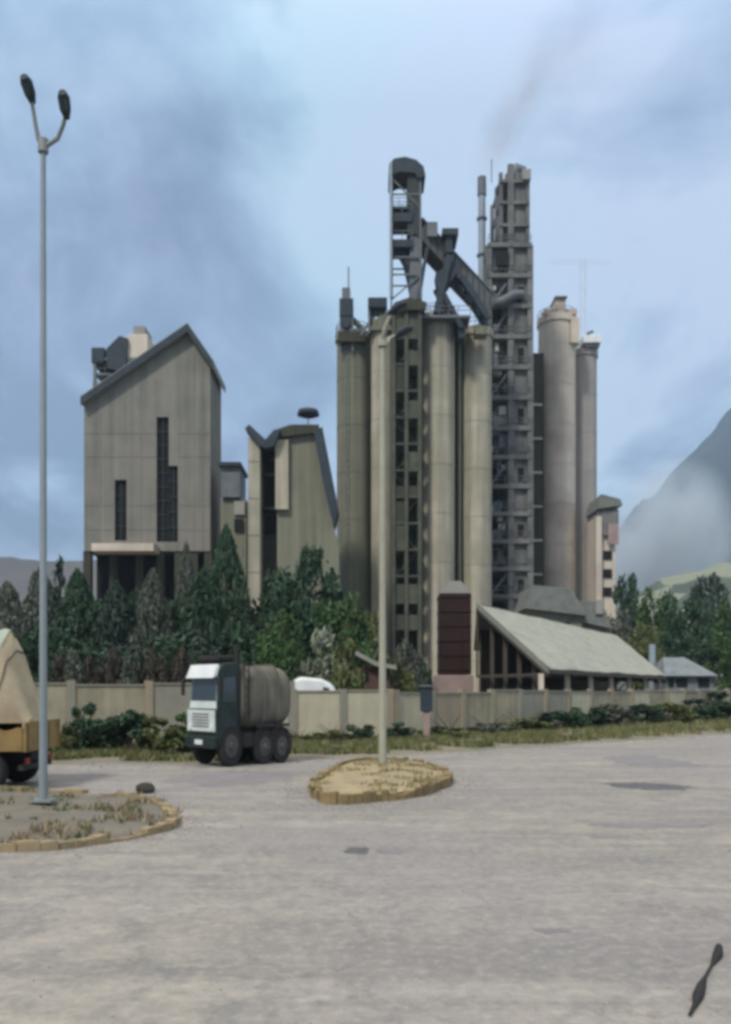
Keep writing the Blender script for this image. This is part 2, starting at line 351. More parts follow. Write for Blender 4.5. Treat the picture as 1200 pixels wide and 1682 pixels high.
ISL = loop([(-26, 13.0), (-14, 13.2), (-6, 13.8), (-4.4, 14.5), (-3.55, 15.9), (-3.8, 17.7), (-5.3, 20.4), (-9.5, 22.0), (-16, 23), (-26, 23)], 80)
island('traffic_island', ISC, SOILY, KERB, h=.24)
island('roadside_island', ISL, SOILG, KERBG, h=.13)

# ------------------------------------------------------------------ distant land
def hillmat(name, c1, c2, c3=None, s=.004):
    m = bpy.data.materials.new(name); m.use_nodes = True; t = m.node_tree; t.nodes.clear(); g = NT(t)
    tc = g.n('ShaderNodeTexCoord')
    n1 = g.n('ShaderNodeTexNoise', inp={'Scale': s, 'Detail': 9, 'Roughness': .65}); g.l(tc.outputs['Object'], n1.inputs['Vector'])
    c = g.mix(g.ramp(n1.outputs[0], [(.4, 0.0), (.6, 1.0)]), c1, c2)
    if c3:
        vo = g.n('ShaderNodeTexVoronoi', inp={'Scale': s * 5}); g.l(tc.outputs['Object'], vo.inputs['Vector'])
        c = g.mix(g.ramp(vo.outputs['Color'], [(.55, 0.0), (.6, 1.0)], 'CONSTANT'), c, c3)
    p = g.n('ShaderNodeBsdfPrincipled', inp={'Roughness': 1, 'Specular IOR Level': 0}); g.l(c, p.inputs[0])
    o = g.n('ShaderNodeOutputMaterial'); g.l(p.outputs[0], o.inputs[0]); return m
def terrain(name, x0, x1, y0, y1, nx, ny, hf, m):
    vs = [(x0 + (x1 - x0) * i / nx, y0 + (y1 - y0) * j / ny) for j in range(ny + 1) for i in range(nx + 1)]
    b = MB().add([(x, y, hf(x, y)) for x, y in vs], [(j * (nx + 1) + i, j * (nx + 1) + i + 1, (j + 1) * (nx + 1) + i + 1, (j + 1) * (nx + 1) + i) for j in range(ny) for i in range(nx)], True)
    return tag(b.build(name, m), kind='structure')
def mtn(x, y):
    d = math.hypot((x - 1550), (y - 2900) * .8)
    rn = 1 - abs(noise.fractal(Vector((x / 420, y / 420, 3)), 1, 2, 5)) * 2
    h = 1252 - 1.07 * d + 75 * (rn - .5) + 30 * noise.noise(Vector((x / 90, y / 90, 1)))
    if h < 560: h = 560 - (560 - h) * 2.2
    return max(-20, min(h, 1060 + .1 * (h - 1060)))
terrain('mountain', 300, 2240, 1700, 3300, 100, 80, mtn, hillmat('mountain_forest', (.014, .024, .030), (.028, .038, .042)))
def hillr(x, y):
    e = max(0, min(1, (x - 150) / 260)) * max(0, min(1, (1900 - x) / 300)); d = max(0, 1 - abs(y - 1000) / 330)
    return -4 + 158 * e * d * d * (3 - 2 * d) * (1 + .25 * noise.noise(Vector((x / 120, y / 120, 0)))) + 5 * noise.noise(Vector((x / 25, y / 25, 5)))
terrain('hill', 100, 1900, 660, 1340, 120, 50, hillr, hillmat('hill_fields', (.05, .065, .045), (.09, .095, .06), (.21, .22, .15), .006))
def hilll(x, y):
    e = max(0, min(1, (-60 - x) / 260)); d = max(0, 1 - abs(y - 1600) / 500)
    return -4 + 236 * e * d * d * (3 - 2 * d) * (1 + .06 * noise.noise(Vector((x / 200, y / 200, 9)))) + 3 * noise.noise(Vector((x / 30, y / 30, 5)))
terrain('ridge', -1640, 0, 1100, 2100, 110, 40, hilll, hillmat('ridge_scrub', (.07, .06, .055), (.10, .085, .07)))

# ------------------------------------------------------------------ gable-roofed block
def railing(mb, pts, h=1.1, r=.05):
    for k in (h, h * .55):
        for i in range(len(pts) - 1):
            mb.bar(Vector(pts[i]) + Vector((0, 0, k)), Vector(pts[i + 1]) + Vector((0, 0, k)), r)
    for p in pts: mb.bar(p, Vector(p) + Vector((0, 0, h)), r)

Y1 = 105.0
x = lambda p: X(p, Y1)
z = lambda p: Z(p, Y1)
b1 = thing('factory_block', 'tall grey-brown concrete block under an uneven gable roof with long dark window slots', 'building', (x(250), Y1, 0))
O = b1.location
base_z = z(905)
front = MB(O)
yb = Y1 + 8
# front wall built round the slots
slots = [(188, 208, 788, 888), (257, 277, 685, 890), (277, 292, 765, 890)]
xs = [138, 188, 208, 257, 277, 292, 345]
def topz(p): return z(665) + (z(548) - z(665)) * (p - 138) / 172 if p <= 310 else z(548) + (z(598) - z(548)) * (p - 310) / 35
def col(p0, p1, zb0, zt=None):
    pts = [(x(p0), zb0), (x(p1), zb0)]
    if zt is None:
        pts.append((x(p1), topz(p1)))
        if p0 < 310 < p1: pts.append((x(310), topz(310)))
        pts.append((x(p0), topz(p0)))
    else: pts += [(x(p1), zt), (x(p0), zt)]
    front.prism(pts, 'y', Y1, Y1 + .5)
for i in range(len(xs) - 1):
    s = [q for q in slots if q[0] == xs[i]]
    if s: col(xs[i], xs[i + 1], z(s[0][2])); col(xs[i], xs[i + 1], base_z, z(s[0][3]))
    else: col(xs[i], xs[i + 1], base_z)
front.build('wall', CONCB, b1)
sw = MB(O)
sw.box(x(138) + .002, x(138) + .5, Y1 + .5, yb, base_z, z(667)); sw.box(x(345) - .5, x(345) - .002, Y1 + .5, yb, base_z, z(600)); sw.box(x(138) + .5, x(345) - .5, yb - .5, yb, base_z, z(670))
sw.box(x(138) + .5, x(345) - .5, Y1 + .5, yb - .5, base_z, base_z + .5)
sw.build('side_wall', CONCB, b1)
# shallow formwork ribs and floor joints on the facade
jt = MB(O)
for p in (165, 232, 318, 333):
    jt.box(x(p) - .06, x(p) + .06, Y1 - .05, Y1, base_z, topz(p) - 1.6)
for q in (870, 830, 750, 712):
    for p0, p1 in ((138.5, 187), (209, 256), (293, 344.5)):
        if q < 788 and p0 < 200: p0, p1 = 138.5, 256
        elif q < 788 and p0 == 209: continue
        jt.box(x(p0), x(p1), Y1 - .035, Y1, z(q) - .05, z(q) + .05)
jt.build('facade_rib', CONCB, b1)
for s in slots:
    wv = MB(O); wv.box(x(s[0]), x(s[1]), Y1 + .45, Y1 + .5, z(s[3]), z(s[2])); fr = wv.build('window', VOID, b1)
    fm = MB(O)
    nb = int((z(s[2]) - z(s[3])) / 1.6)
    for k in range(1, nb): zz_ = z(s[3]) + k * (z(s[2]) - z(s[3])) / nb; fm.box(x(s[0]), x(s[1]), Y1 + .3, Y1 + .38, zz_ - .05, zz_ + .05)
    fm.bar((x((s[0] + s[1]) / 2), Y1 + .34, z(s[3])), (x((s[0] + s[1]) / 2), Y1 + .34, z(s[2])), .1)
    fm.build('glazing_bar', STEEL, fr)
rf = MB(O)
L0 = Vector((x(138) - .15, 0, topz(138) - .1)); A0 = Vector((x(310), 0, topz(310) + .1)); R0 = Vector((x(345) + .5, 0, topz(345) - .7))
for p, q in ((L0, A0), (A0, R0)):
    rf.prism([(p.x, p.z), (q.x, q.z), (q.x, q.z + .9), (p.x, p.z + .9)], 'y', Y1 - .8, yb + .5)
roof = rf.build('roof', ROOFP, b1)
fb = MB(O)
for p, q in ((L0, A0), (A0, R0)):
    fb.prism([(p.x, p.z - .25), (q.x, q.z - .25), (q.x, q.z + .72), (p.x, p.z + .72)], 'y', Y1 - .95, Y1 - .805)
fb.build('fascia', STEEL, roof)
cn = MB(O); cn.box(x(163), x(262), Y1 - 3, Y1 - .01, z(911), z(899)); cn.prism([(Y1 - 3, z(908)), (Y1 - .01, z(908)), (Y1 - .01, z(893))], 'x', x(170), x(255)); cn.build('canopy', CONC3, b1)
lg = [142, 185, 228, 262, 292, 318, 341]
for i, p in enumerate(lg):
    for yy in (Y1 + .6, yb - .8):
        MB(O).box(x(p) - .45, x(p) + .45, yy - .45, yy + .45, 0, base_z - .002).build('support_column', CONCD, b1)  # dark tone puts the shade under the block into the columns
dk = MB(O); dk.box(x(146), x(342), Y1 + 3, Y1 + 3.4, 0, base_z - .01); dk.build('shade_partition', VOID, b1)  # near-black sheet paints the shade of the open ground floor
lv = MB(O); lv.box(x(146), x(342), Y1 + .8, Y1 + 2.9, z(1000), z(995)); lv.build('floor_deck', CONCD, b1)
# machine house standing on the roof's low side
rh = thing('roof_machine_house', 'dark steel machine house with a pale box, on the low slope of the gable roof', 'machine house', (x(185), Y1 + 5, z(650)))
O = rh.location; ya, yc = Y1 + 3, Y1 + 7
def fr_(mb, p0, p1, q0, q1, wd=.35):
    for p in (p0, p1):
        for yy in (ya, yc): mb.bar((x(p), yy, z(q1)), (x(p), yy, z(q0)), wd)
    for q in (q0, q1):
        for yy in (ya, yc): mb.bar((x(p0), yy, z(q)), (x(p1), yy, z(q)), wd)
mb = MB(O); fr_(mb, 143, 222, 575, 650); mb.bar((x(182), ya, z(650)), (x(182), ya, z(560)), .35); mb.bar((x(143), ya, z(650)), (x(182), ya, z(605)), .25); mb.build('frame', STEELG, rh)
MB(O).box(x(138), x(160), ya - .3, yc, z(582), z(556)).build('fan_box', STEEL, rh, .1)
mb = MB(O); mb.prism([(x(166), z(592)), (x(196), z(600)), (x(200), z(542)), (x(186), z(538)), (x(164), z(560))], 'y', ya - .5, yc); mb.build('hopper', STEEL, rh)
MB(O).box(x(197), x(232), ya, yc + 1, z(636), z(532)).build('bin', CONC3, rh, .12)
MB(O).box(x(206), x(226), ya + .5, yc, z(532), z(515)).build('vent_box', PALE, rh, .1)
mb = MB(O); mb.prism([(x(150), z(636)), (x(185), z(622)), (x(190), z(606)), (x(160), z(612))], 'y', ya - .6, yc - .5); mb.build('chute', STEEL, rh)
mb = MB(O); mb.box(x(143), x(197), ya, yc, z(602), z(598)); railing(mb, [(x(143), ya, z(598)), (x(160), ya, z(598)), (x(178), ya, z(598)), (x(196), ya, z(598))]); mb.build('platform', STEELG, rh)
mb = MB(O); mb.box(x(143) - .3, x(165), ya, yc, z(655), z(612)); mb.build('casing', STEELL, rh)

# ------------------------------------------------------------------ mill building
Y2 = 95.0
x = lambda p: X(p, Y2)
z = lambda p: Z(p, Y2)
b2 = thing('mill_building', 'low olive-grey mill building with a pale stair shaft and sloping dark side gallery', 'building', (x(470), Y2, 0))
O = b2.location
mb = MB(O); mb.prism([(x(455), 0), (x(556), 0), (x(556), z(900)), (x(540), z(820)), (x(522), z(712)), (x(455), z(722))], 'y', Y2, Y2 + 9); mb.build('wall', CONCB if 0 else CONC2, b2)
MB(O).box(x(453), x(474), Y2 - .6, Y2 + .3, z(838), z(725)).build('pilaster', CONC, b2)
MB(O).box(x(428.5), x(454.5), Y2 + 2, Y2 + 8, 0, z(735)).build('link_wall', CONCD, b2)  # dark colour paints the shade of this recess
for q0, q1 in ((785, 825), (842, 872), (752, 770)):
    MB(O).box(x(433), x(451), Y2 + 1.8, Y2 + 1.98, z(q1), z(q0)).build('window', VOID, b2)
for q in (738, 776, 832):
    MB(O).box(x(427), x(455), Y2 + .8, Y2 + 1.98, z(q) - .12, z(q) + .12).build('landing', CONCD, b2)
mb = MB(O); mb.box(x(409), x(428), Y2 - .8, Y2 + 3, z(1010), z(722))
for q in (1000, 940, 880, 820, 760): mb.box(x(408.5), x(428.5), Y2 - .86, Y2 - .805, z(q) - .08, z(q) + .08)
mb.build('stair_shaft', CONC, b2)
MB(O).box(x(410), x(427), Y2 - .6, Y2 + 2.8, 0, z(1010) - .002).build('shaft_base', CONCD, b2)
mb = MB(O); mb.prism([(x(448), z(722)), (x(526), z(712)), (x(524), z(700)), (x(478), z(700)), (x(454), z(708))], 'y', Y2 - .6, Y2 + 9.2); rf2 = mb.build('roof', CONCD, b2)
mb = MB(O); mb.prism([(x(516), z(716)), (x(530), z(706)), (x(556), z(838)), (x(548), z(868)), (x(532), z(800))], 'y', Y2 - 1.2, Y2 + 3); gl = mb.build('side_gallery', STEEL, b2)
mb = MB(O); mb.prism([(x(405), z(710)), (x(412), z(704)), (x(438), z(728)), (x(438), z(742)), (x(430), z(738))], 'y', Y2 - 1.5, Y2 + .8); mb.build('chute', STEEL, b2)
mb = MB(O); mb.prism([(x(438), z(728)), (x(452), z(712)), (x(462), z(712)), (x(452), z(738)), (x(438), z(742))], 'y', Y2 - 1.4, Y2 + .7); mb.build('chute', STEEL, b2)
vp = thing('vent_mast', 'thin pale mast with a dark round hood, standing on the mill building roof', 'vent', (x(503), Y2 + 3, z(700)))
O = vp.location
MB(O).cyl(x(503), Y2 + 3, z(701), z(668), .07, n=10).build('mast', STEELL, vp)
mb = MB(O); mb.tube([(x(503), Y2 + 3, z(672)), (x(503), Y2 + 3, z(668)), (x(503), Y2 + 3, z(660)), (x(503), Y2 + 3, z(656))], [.5, 1.25, 1.1, .3], 16); mb.build('hood', STEEL, vp)
# dark cooler house between the two blocks
b3 = thing('cooler_house', 'small dark bluish plant house in the gap beside the gable block', 'building', (x(382), Y2 + 12, 0))
O = b3.location
x3 = lambda p: X(p, Y2 + 10)
z3 = lambda p: Z(p, Y2 + 10)
MB(O).box(x3(362), x3(404), Y2 + 10, Y2 + 16, 0, z3(820)).build('wall', CONC2, b3)
MB(O).box(x3(364), x3(394), Y2 + 9.5, Y2 + 15, z3(818), z3(768)).build('upper_house', STEELG, b3)
MB(O).box(x3(361), x3(397), Y2 + 9, Y2 + 15.5, z3(768), z3(762)).build('roof', STEEL, b3)
MB(O).box(x3(385), x3(402), Y2 + 9.7, Y2 + 9.95, z3(846), z3(824)).build('pale_panel', PALE, b3)
MB(O).box(x3(385), x3(400), Y2 + 9.7, Y2 + 9.95, z3(873), z3(853)).build('window', VOID, b3)

# ------------------------------------------------------------------ main silos
def silo(px, r_px, top, Y, m, label, roof_m, group='tall concrete silos', ladder=False, cap=0):
    cx, r = X(px, Y), r_px / F * Y; zt = Z(top, Y)
    t = thing('silo', label, 'silo', (cx, Y, 0), 0, group); O = t.location
    mb = MB(O); mb.cyl(cx, Y, 0, zt, r, n=48)
    rg = mb
    k = 1
    while k * 6.0 < zt - 1:
        rg.cyl(cx, Y, k * 6.0 - .07, k * 6.0 + .07, r + .035, n=48); k += 1
    rg.build('shaft', m, t)
    rf = MB(O); rf.cyl(cx, Y, zt - .9, zt + .05, r + .22, n=48); rf.cyl(cx, Y, zt + .05, zt + .7 + cap, r + .1, r * .25, n=48); ro = rf.build('roof', roof_m, t)
    ra = MB(O); n = 14
    railing(ra, [(cx + (r + .1) * math.cos(a * 2 * math.pi / n), Y + (r + .1) * math.sin(a * 2 * math.pi / n), zt) for a in range(n + 1)], 1.1, .06); ra.build('railing', STEELG, ro)
    if ladder:
        a = ladder; lx, ly = cx + (r + .25) * math.cos(a), Y + (r + .25) * math.sin(a)
        lm = MB(O); lm.bar((lx - .25, ly, 1), (lx - .25, ly, zt), .07); lm.bar((lx + .25, ly, 1), (lx + .25, ly, zt), .07)
        for q in range(int(zt / .9)): lm.bar((lx - .25, ly, 1 + q * .9), (lx + .25, ly, 1 + q * .9), .05)
        lm.build('ladder', STEELG, t)
    return t
silo(580, 27, 552, 114, CONC2, 'dull grey silo at the open end of the main row, nearest the mill building', CONC2, ladder=R(250))
silo(628, 19, 532, 111, CONC, 'silo right behind the lamp post on the traffic island', CONC2)
silo(718, 28, 524, 110, CONC, 'broad pale silo between the dark stair tower and the narrow dark gap', CONC, ladder=0)
silo(783, 24, 545, 112, CONC, 'pale silo touching the open steel preheater tower', CONC)
silo(914, 30, 527, 134, CONC3, 'warm beige silo beyond the preheater tower, the taller of its pair', CONC3)
CONC4 = mat('concrete_greyish_tan', (.38, .35, .32), (.26, .245, .235), streak=.5)
silo(958, 21, 580, 138, CONC4, 'slim grey-tan silo with a white cap, at the outer end of the plant', CONC4)
# bits on the two far silos
t = thing('silo_top_shed', 'small beige penthouse on top of the warm beige silo', 'penthouse', (X(915, 134), 134, Z(520, 134))); O = t.location
MB(O).box(X(888, 134), X(941, 134), 131.5, 136, Z(527, 134), Z(519, 134)).build('deck', CONC3, t)
MB(O).box(X(907, 134), X(924, 134), 132, 135, Z(519, 134), Z(500, 134)).build('housing', CONC3, t, .1)
MB(O).box(X(905.5, 134), X(925.5, 134), 131.6, 135.4, Z(500, 134), Z(497.5, 134)).build('roof', CONC2, t)
MB(O).box(X(930, 134), X(944, 134), 131.2, 134, Z(575, 134), Z(533, 134)).build('duct_box', CONC3, t, .1)
t = thing('dust_filter', 'white filter box on top of the slim grey-tan silo', 'filter', (X(965, 138), 137, Z(580, 138))); O = t.location
MB(O).box(X(950, 138), X(979, 138), 135, 139.5, Z(575, 138), Z(563, 138)).build('housing', WHITEP, t, .1)
MB(O).box(X(952, 138), X(977, 138), 135.3, 139, Z(580, 138), Z(575, 138)).build('base_frame', STEELG, t)
mb = MB(O); mb.tube([(X(960, 138), 136, Z(563, 138)), (X(960, 138), 136, Z(556, 138)), (X(968, 138), 136, Z(553, 138))], .25, 8); mb.build('duct', STEELG, t)

# recess slab beside the preheater tower; dark colour stands in for the recess's shade
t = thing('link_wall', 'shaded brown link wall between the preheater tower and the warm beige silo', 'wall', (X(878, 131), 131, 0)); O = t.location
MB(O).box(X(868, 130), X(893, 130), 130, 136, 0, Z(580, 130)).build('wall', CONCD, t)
mb = MB(O)
for k in range(9): mb.box(X(868, 130), X(890, 130), 129.8, 130, 4 + k * 5, 4.3 + k * 5)
mb.build('floor_edge', CONC3, t)

# stair and elevator tower between the silos
Y3 = 106.0
x = lambda p: X(p, Y3)
z = lambda p: Z(p, Y3)
st = thing('stair_tower', 'dark green-grey stair tower with open landings, wedged between the two pale silos', 'tower', (x(667), Y3, 0)); O = st.location
mb = MB(O)
for p in (646, 667, 689):
    for yy in (Y3, Y3 + 4): mb.box(x(p) - .22, x(p) + .22, yy - .22, yy + .22, 0, z(512))
OLV = mat('olive_dirty_frame', (.10, .105, .078), (.04, .045, .034), scale=1.5); mb.build('frame', OLV, st)
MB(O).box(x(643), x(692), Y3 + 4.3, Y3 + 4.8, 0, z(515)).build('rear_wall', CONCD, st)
H = z(512); nf = 15
pan = random.Random(3)
for k in range(nf):
    z0 = k * H / nf; z1 = (k + 1) * H / nf
    MB(O).box(x(645), x(690), Y3 - .1, Y3 + 4.25, z0 - .12, z0 + .12).build('landing', OLV, st)
    s = MB(O); a, b = (x(649), x(686)) if k % 2 else (x(686), x(649))
    s.bar((a, Y3 + 1.6, z0 + .1), (b, Y3 + 1.6, z1 - .1), 1.1, .22, (0, 0, 1)); s.build('stair_flight', OLV, st)
    for _q in range(1 if pan.random() < .85 else 0):
        c = pan.choice([(646, 667), (667, 689), (648, 689)]); hh = pan.uniform(.35, 1.0)
        MB(O).box(x(c[0]) + .2, x(c[1]) - .2, Y3 + .02, Y3 + .14, z0 + .12, z0 + .12 + (z1 - z0) * hh).build('infill_panel', pan.choice([CONCD, OLV, OLV]), st)
MB(O).prism([(x(640), z(512)), (x(694), z(512)), (x(700), z(500)), (x(672), z(492)), (x(648), z(500))], 'y', Y3 - .6, Y3 + 5).build('roof', CONCD, st)
# gap wall between silos; its dark colour paints the shade in the gap
t = thing('gap_shade_wall', 'strip wall coloured dark as shade, set back in the narrow gap between the pale silos', 'wall', (X(754, 112), 112, 0)); O = t.location
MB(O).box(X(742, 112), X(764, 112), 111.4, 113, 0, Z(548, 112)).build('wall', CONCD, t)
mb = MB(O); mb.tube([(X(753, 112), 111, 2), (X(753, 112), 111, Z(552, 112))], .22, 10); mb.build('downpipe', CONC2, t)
t = thing('gap_shade_wall', 'shaded strip wall set back behind the dull grey silo and the lamp post', 'wall', (X(608, 115), 115, 0)); O = t.location
MB(O).box(X(598, 115), X(640, 115), 115, 117, 0, Z(548, 115)).build('wall', CONCD, t)  # dark sheet standing in for shade behind the silo

# ------------------------------------------------------------------ silo-top machinery
Y4 = 108.0
x = lambda p: X(p, Y4)
z = lambda p: Z(p, Y4)
hf = thing('bucket_elevator_head', 'tall dark elevator head frame with stacked platforms and curved hood, on the silo tops', 'elevator tower', (x(668), Y4, z(500))); O = hf.location
ya, yc = Y4 - 1.4, Y4 + 1.6
mb = MB(O)
for p in (643, 689):
    for yy in (ya, yc): mb.bar((x(p), yy, z(500)), (x(p), yy, z(300)), .22)
for q in (460, 432, 330):
    for yy in (ya, yc): mb.bar((x(643), yy, z(q)), (x(689), yy, z(q)), .16)
mb.bar((x(643), ya, z(500)), (x(689), ya, z(460)), .14); mb.bar((x(689), ya, z(352)), (x(643), ya, z(304)), .14)
mb.build('frame', STEELG, hf)
MB(O).box(x(672), x(692), ya + .2, yc - .4, z(505), z(395)).build('elevator_leg', STEELG, hf, .08)
MB(O).box(x(668), x(690), ya, yc - .2, z(395), z(296)).build('elevator_leg', STEEL if 0 else mat('green_black_steel', (.05, .06, .058), (.03, .036, .036), scale=2), hf, .08)
mb = MB(O)
prof = [(638, 303), (638, 284), (646, 275), (664, 272), (682, 277), (694, 288), (697, 303), (684, 306), (680, 298), (655, 296)]
mb.prism([(x(a), z(b)) for a, b in prof], 'y', ya - .4, yc + .4); mb.build('head_hood', STEEL, hf)
for q, p0, p1, th in ((368, 642, 676, 14), (410, 643, 676, 12), (352, 640, 668, 3)):
    pl = MB(O); pl.box(x(p0), x(p1), ya - .2, yc, z(q + th / 2), z(q - th / 2)); P_ = pl.build('platform', STEEL, hf)
    ra = MB(O); railing(ra, [(x(p0), ya - .2, z(q - th / 2)), (x((p0 + p1) / 2), ya - .2, z(q - th / 2)), (x(p1), ya - .2, z(q - th / 2))], 1.0, .07); ra.build('railing', STEELG, P_)
mb = MB(O); mb.tube([(x(648), Y4, z(404)), (x(660), Y4, z(414)), (x(672), Y4, z(436)), (x(678), Y4, z(465)), (x(684), Y4, z(500))], [.5, .75, .8, .75, .7], 12); mb.build('spout', STEEL, hf)
mb = MB(O); mb.tube([(x(641), ya - .5, z(500)), (x(641), ya - .5, z(282))], .17, 8); mb.build('vent_pipe', STEELL, hf)

cg = thing('conveyor_gallery', 'inclined dark conveyor gallery running down from the elevator head to the preheater tower', 'conveyor', (x(745), Y4, z(430))); O = cg.location
mb = MB(O); P0 = Vector((x(686), Y4, z(384))); P1 = Vector((x(808), Y4 + 3, z(490)))
GALL = mat('gallery_cladding', (.13, .135, .135), (.07, .075, .078), scale=2, streak=.1)
mb.bar(P0, P1, 2.6, 2.1); ga = mb.build('gallery', GALL, cg)
mb = MB(O); d = (P1 - P0)
for k in range(13):
    c = P0 + d * (k / 12); mb.bar(c + Vector((0, -1.36, -1.1)), c + Vector((0, -1.36, 1.1)), .13)
mb.build('gallery_rib', STEEL, ga)
mb = MB(O); mb.bar(P0 + Vector((0, 0, 1.25)), P1 + Vector((0, 0, 1.25)), 3.0, .16); mb.build('roof', STEELG, ga)
MB(O).box(x(700), x(717), Y4 - 1.4, Y4 + 1.4, z(398), z(374)).build('drive_house', STEELG, cg, .06)
MB(O).box(x(729), x(741), Y4 - 1.5, Y4 + 1.5, z(425), z(398)).build('drive_house', STEEL, cg, .06)
MB(O).box(x(724), x(750), Y4 - 1.9, Y4 + 1.9, z(398), z(388)).build('drive_house_roof', STEEL, cg)
def trestle(a, b, th):
    mb = MB(O)
    for yy in (-1.1, 1.1): mb.bar((x(a[0]), Y4 + yy, z(a[1])), (x(b[0]), Y4 + yy, z(b[1])), th)
    for k in (.2, .5, .8):
        px_, q = a[0] + (b[0] - a[0]) * k, a[1] + (b[1] - a[1]) * k; mb.bar((x(px_), Y4 - 1.1, z(q)), (x(px_), Y4 + 1.1, z(q)), th * .5)
    return mb.build('trestle', STEEL, cg)
trestle((736, 428), (715, 522), .8); trestle((732, 440), (722, 522), .5); trestle((716, 470), (756, 545), .6); trestle((756, 462), (800, 530), .7); trestle((700, 415), (686, 500), .4)
mb = MB(O); mb.prism([(x(714), z(455)), (x(742), z(436)), (x(750), z(452)), (x(730), z(480)), (x(718), z(486))], 'y', Y4 - 1, Y4 + 1); mb.build('transfer_hopper', STEEL, cg)
mb = MB(O); mb.box(x(690), x(770), Y4 - 1.5, Y4 + 2, z(530), z(526)); railing(mb, [(x(p), Y4 - 1.5, z(526)) for p in (690, 705, 720, 735, 750, 770)], 1.1, .07); mb.build('walkway', STEELG, cg)
MB(O).box(x(752), x(762), Y4 - 1, Y4 + 1, z(560), z(540)).build('support_foot', STEEL, cg)
MB(O).box(x(779), x(800), Y4 - .6, Y4 + 1.2, z(552), z(538)).build('tail_box', CONC2, cg, .05)

fu = thing('filter_tower', 'slim dark filter tower with an aerial, on the dull grey silo', 'machine', (x(567), 113, z(545))); O = fu.location
mb = MB(O)
for p in (557, 578):
    for yy in (111.5, 114): mb.bar((x(p), yy, z(560)), (x(p), yy, z(470)), .2)
mb.build('frame', STEELG, fu)
MB(O).box(x(556), x(579), 111.3, 114.2, z(500), z(470)).build('filter_box', STEEL, fu, .08)
mb = MB(O); mb.prism([(x(556), z(500)), (x(579), z(500)), (x(571), z(520)), (x(564), z(520))], 'y', 111.4, 114.1); mb.build('filter_hopper', STEEL, fu)
MB(O).box(x(560), x(574), 111.6, 113.8, z(470), z(450)).build('fan_housing', STEELG, fu, .08)
mb = MB(O); mb.cyl(x(571), 112.5, z(450), z(410), .09, n=8); mb.build('aerial', STEELG, fu)
MB(O).box(x(554), x(600), 111, 115, z(545), z(528)).build('plinth', CONCD, fu)
mb = MB(O); mb.tube([(x(578), 112.5, z(500)), (x(590), 112.5, z(512)), (x(600), 112.5, z(530))], .4, 10); mb.build('duct', STEELG, fu)
fb_ = thing('blower_unit', 'dark boxy blower on a short sloping stand, on the silo tops behind the lamp post', 'machine', (x(616), 110, z(520))); O = fb_.location
MB(O).box(x(604), x(636), 109, 112, z(499), z(482)).build('housing', STEEL, fb_, .1)
mb = MB(O)
for p in (606, 634): mb.bar((x(p), 109.5, z(540)), (x(p), 109.5, z(499)), .25)
mb.bar((x(592), 110, z(540)), (x(620), 110, z(499)), .3); mb.build('stand', STEELG, fb_)
MB(O).prism([(x(606), z(535)), (x(646), z(535)), (x(646), z(506)), (x(622), z(512))], 'y', 109.3, 112.5).build('sloping_cover', CONC2, fb_)

# ------------------------------------------------------------------ preheater tower
Y5 = 118.0
x = lambda p: X(p, Y5)
z = lambda p: Z(p, Y5)
pt = thing('preheater_tower', 'tall open steel and concrete preheater tower packed with pale cyclones and ducts', 'tower', (x(835), Y5, 0)); O = pt.location
y0, y1 = Y5, Y5 + 8
FR = CONCBL
mb = MB(O)
for p in (802, 838, 870):
    for yy in (y0, y1): mb.box(x(p) - .38, x(p) + .38, yy - .38, yy + .38, 0, z(405) if p != 838 else z(272))
for p in (822, 866):
    for yy in (y0, y1): mb.bar((x(p), yy, z(405)), (x(p), yy, z(285)), .5)
mb.build('frame', FR, pt)
rr = random.Random(11)
lev = [980, 935, 890, 845, 800, 752, 705, 655, 605, 555, 505, 455, 405]
for i, q in enumerate(lev):
    s = MB(O); s.box(x(800), x(872), y0 - .5, y1 + .4, z(q) - .28, z(q) + .28); sl_ = s.build('floor_slab', FR, pt)
    ra = MB(O); railing(ra, [(x(p), y0 - .45, z(q) + .28) for p in (801, 815, 829, 843, 857, 871)], 1.1, .07); ra.build('railing', STEELG, sl_)
for q in (405, 372, 335, 300):
    MB(O).box(x(819), x(869), y0 - .4, y1 - 2, z(q) - .2, z(q) + .2).build('floor_slab', FR, pt)
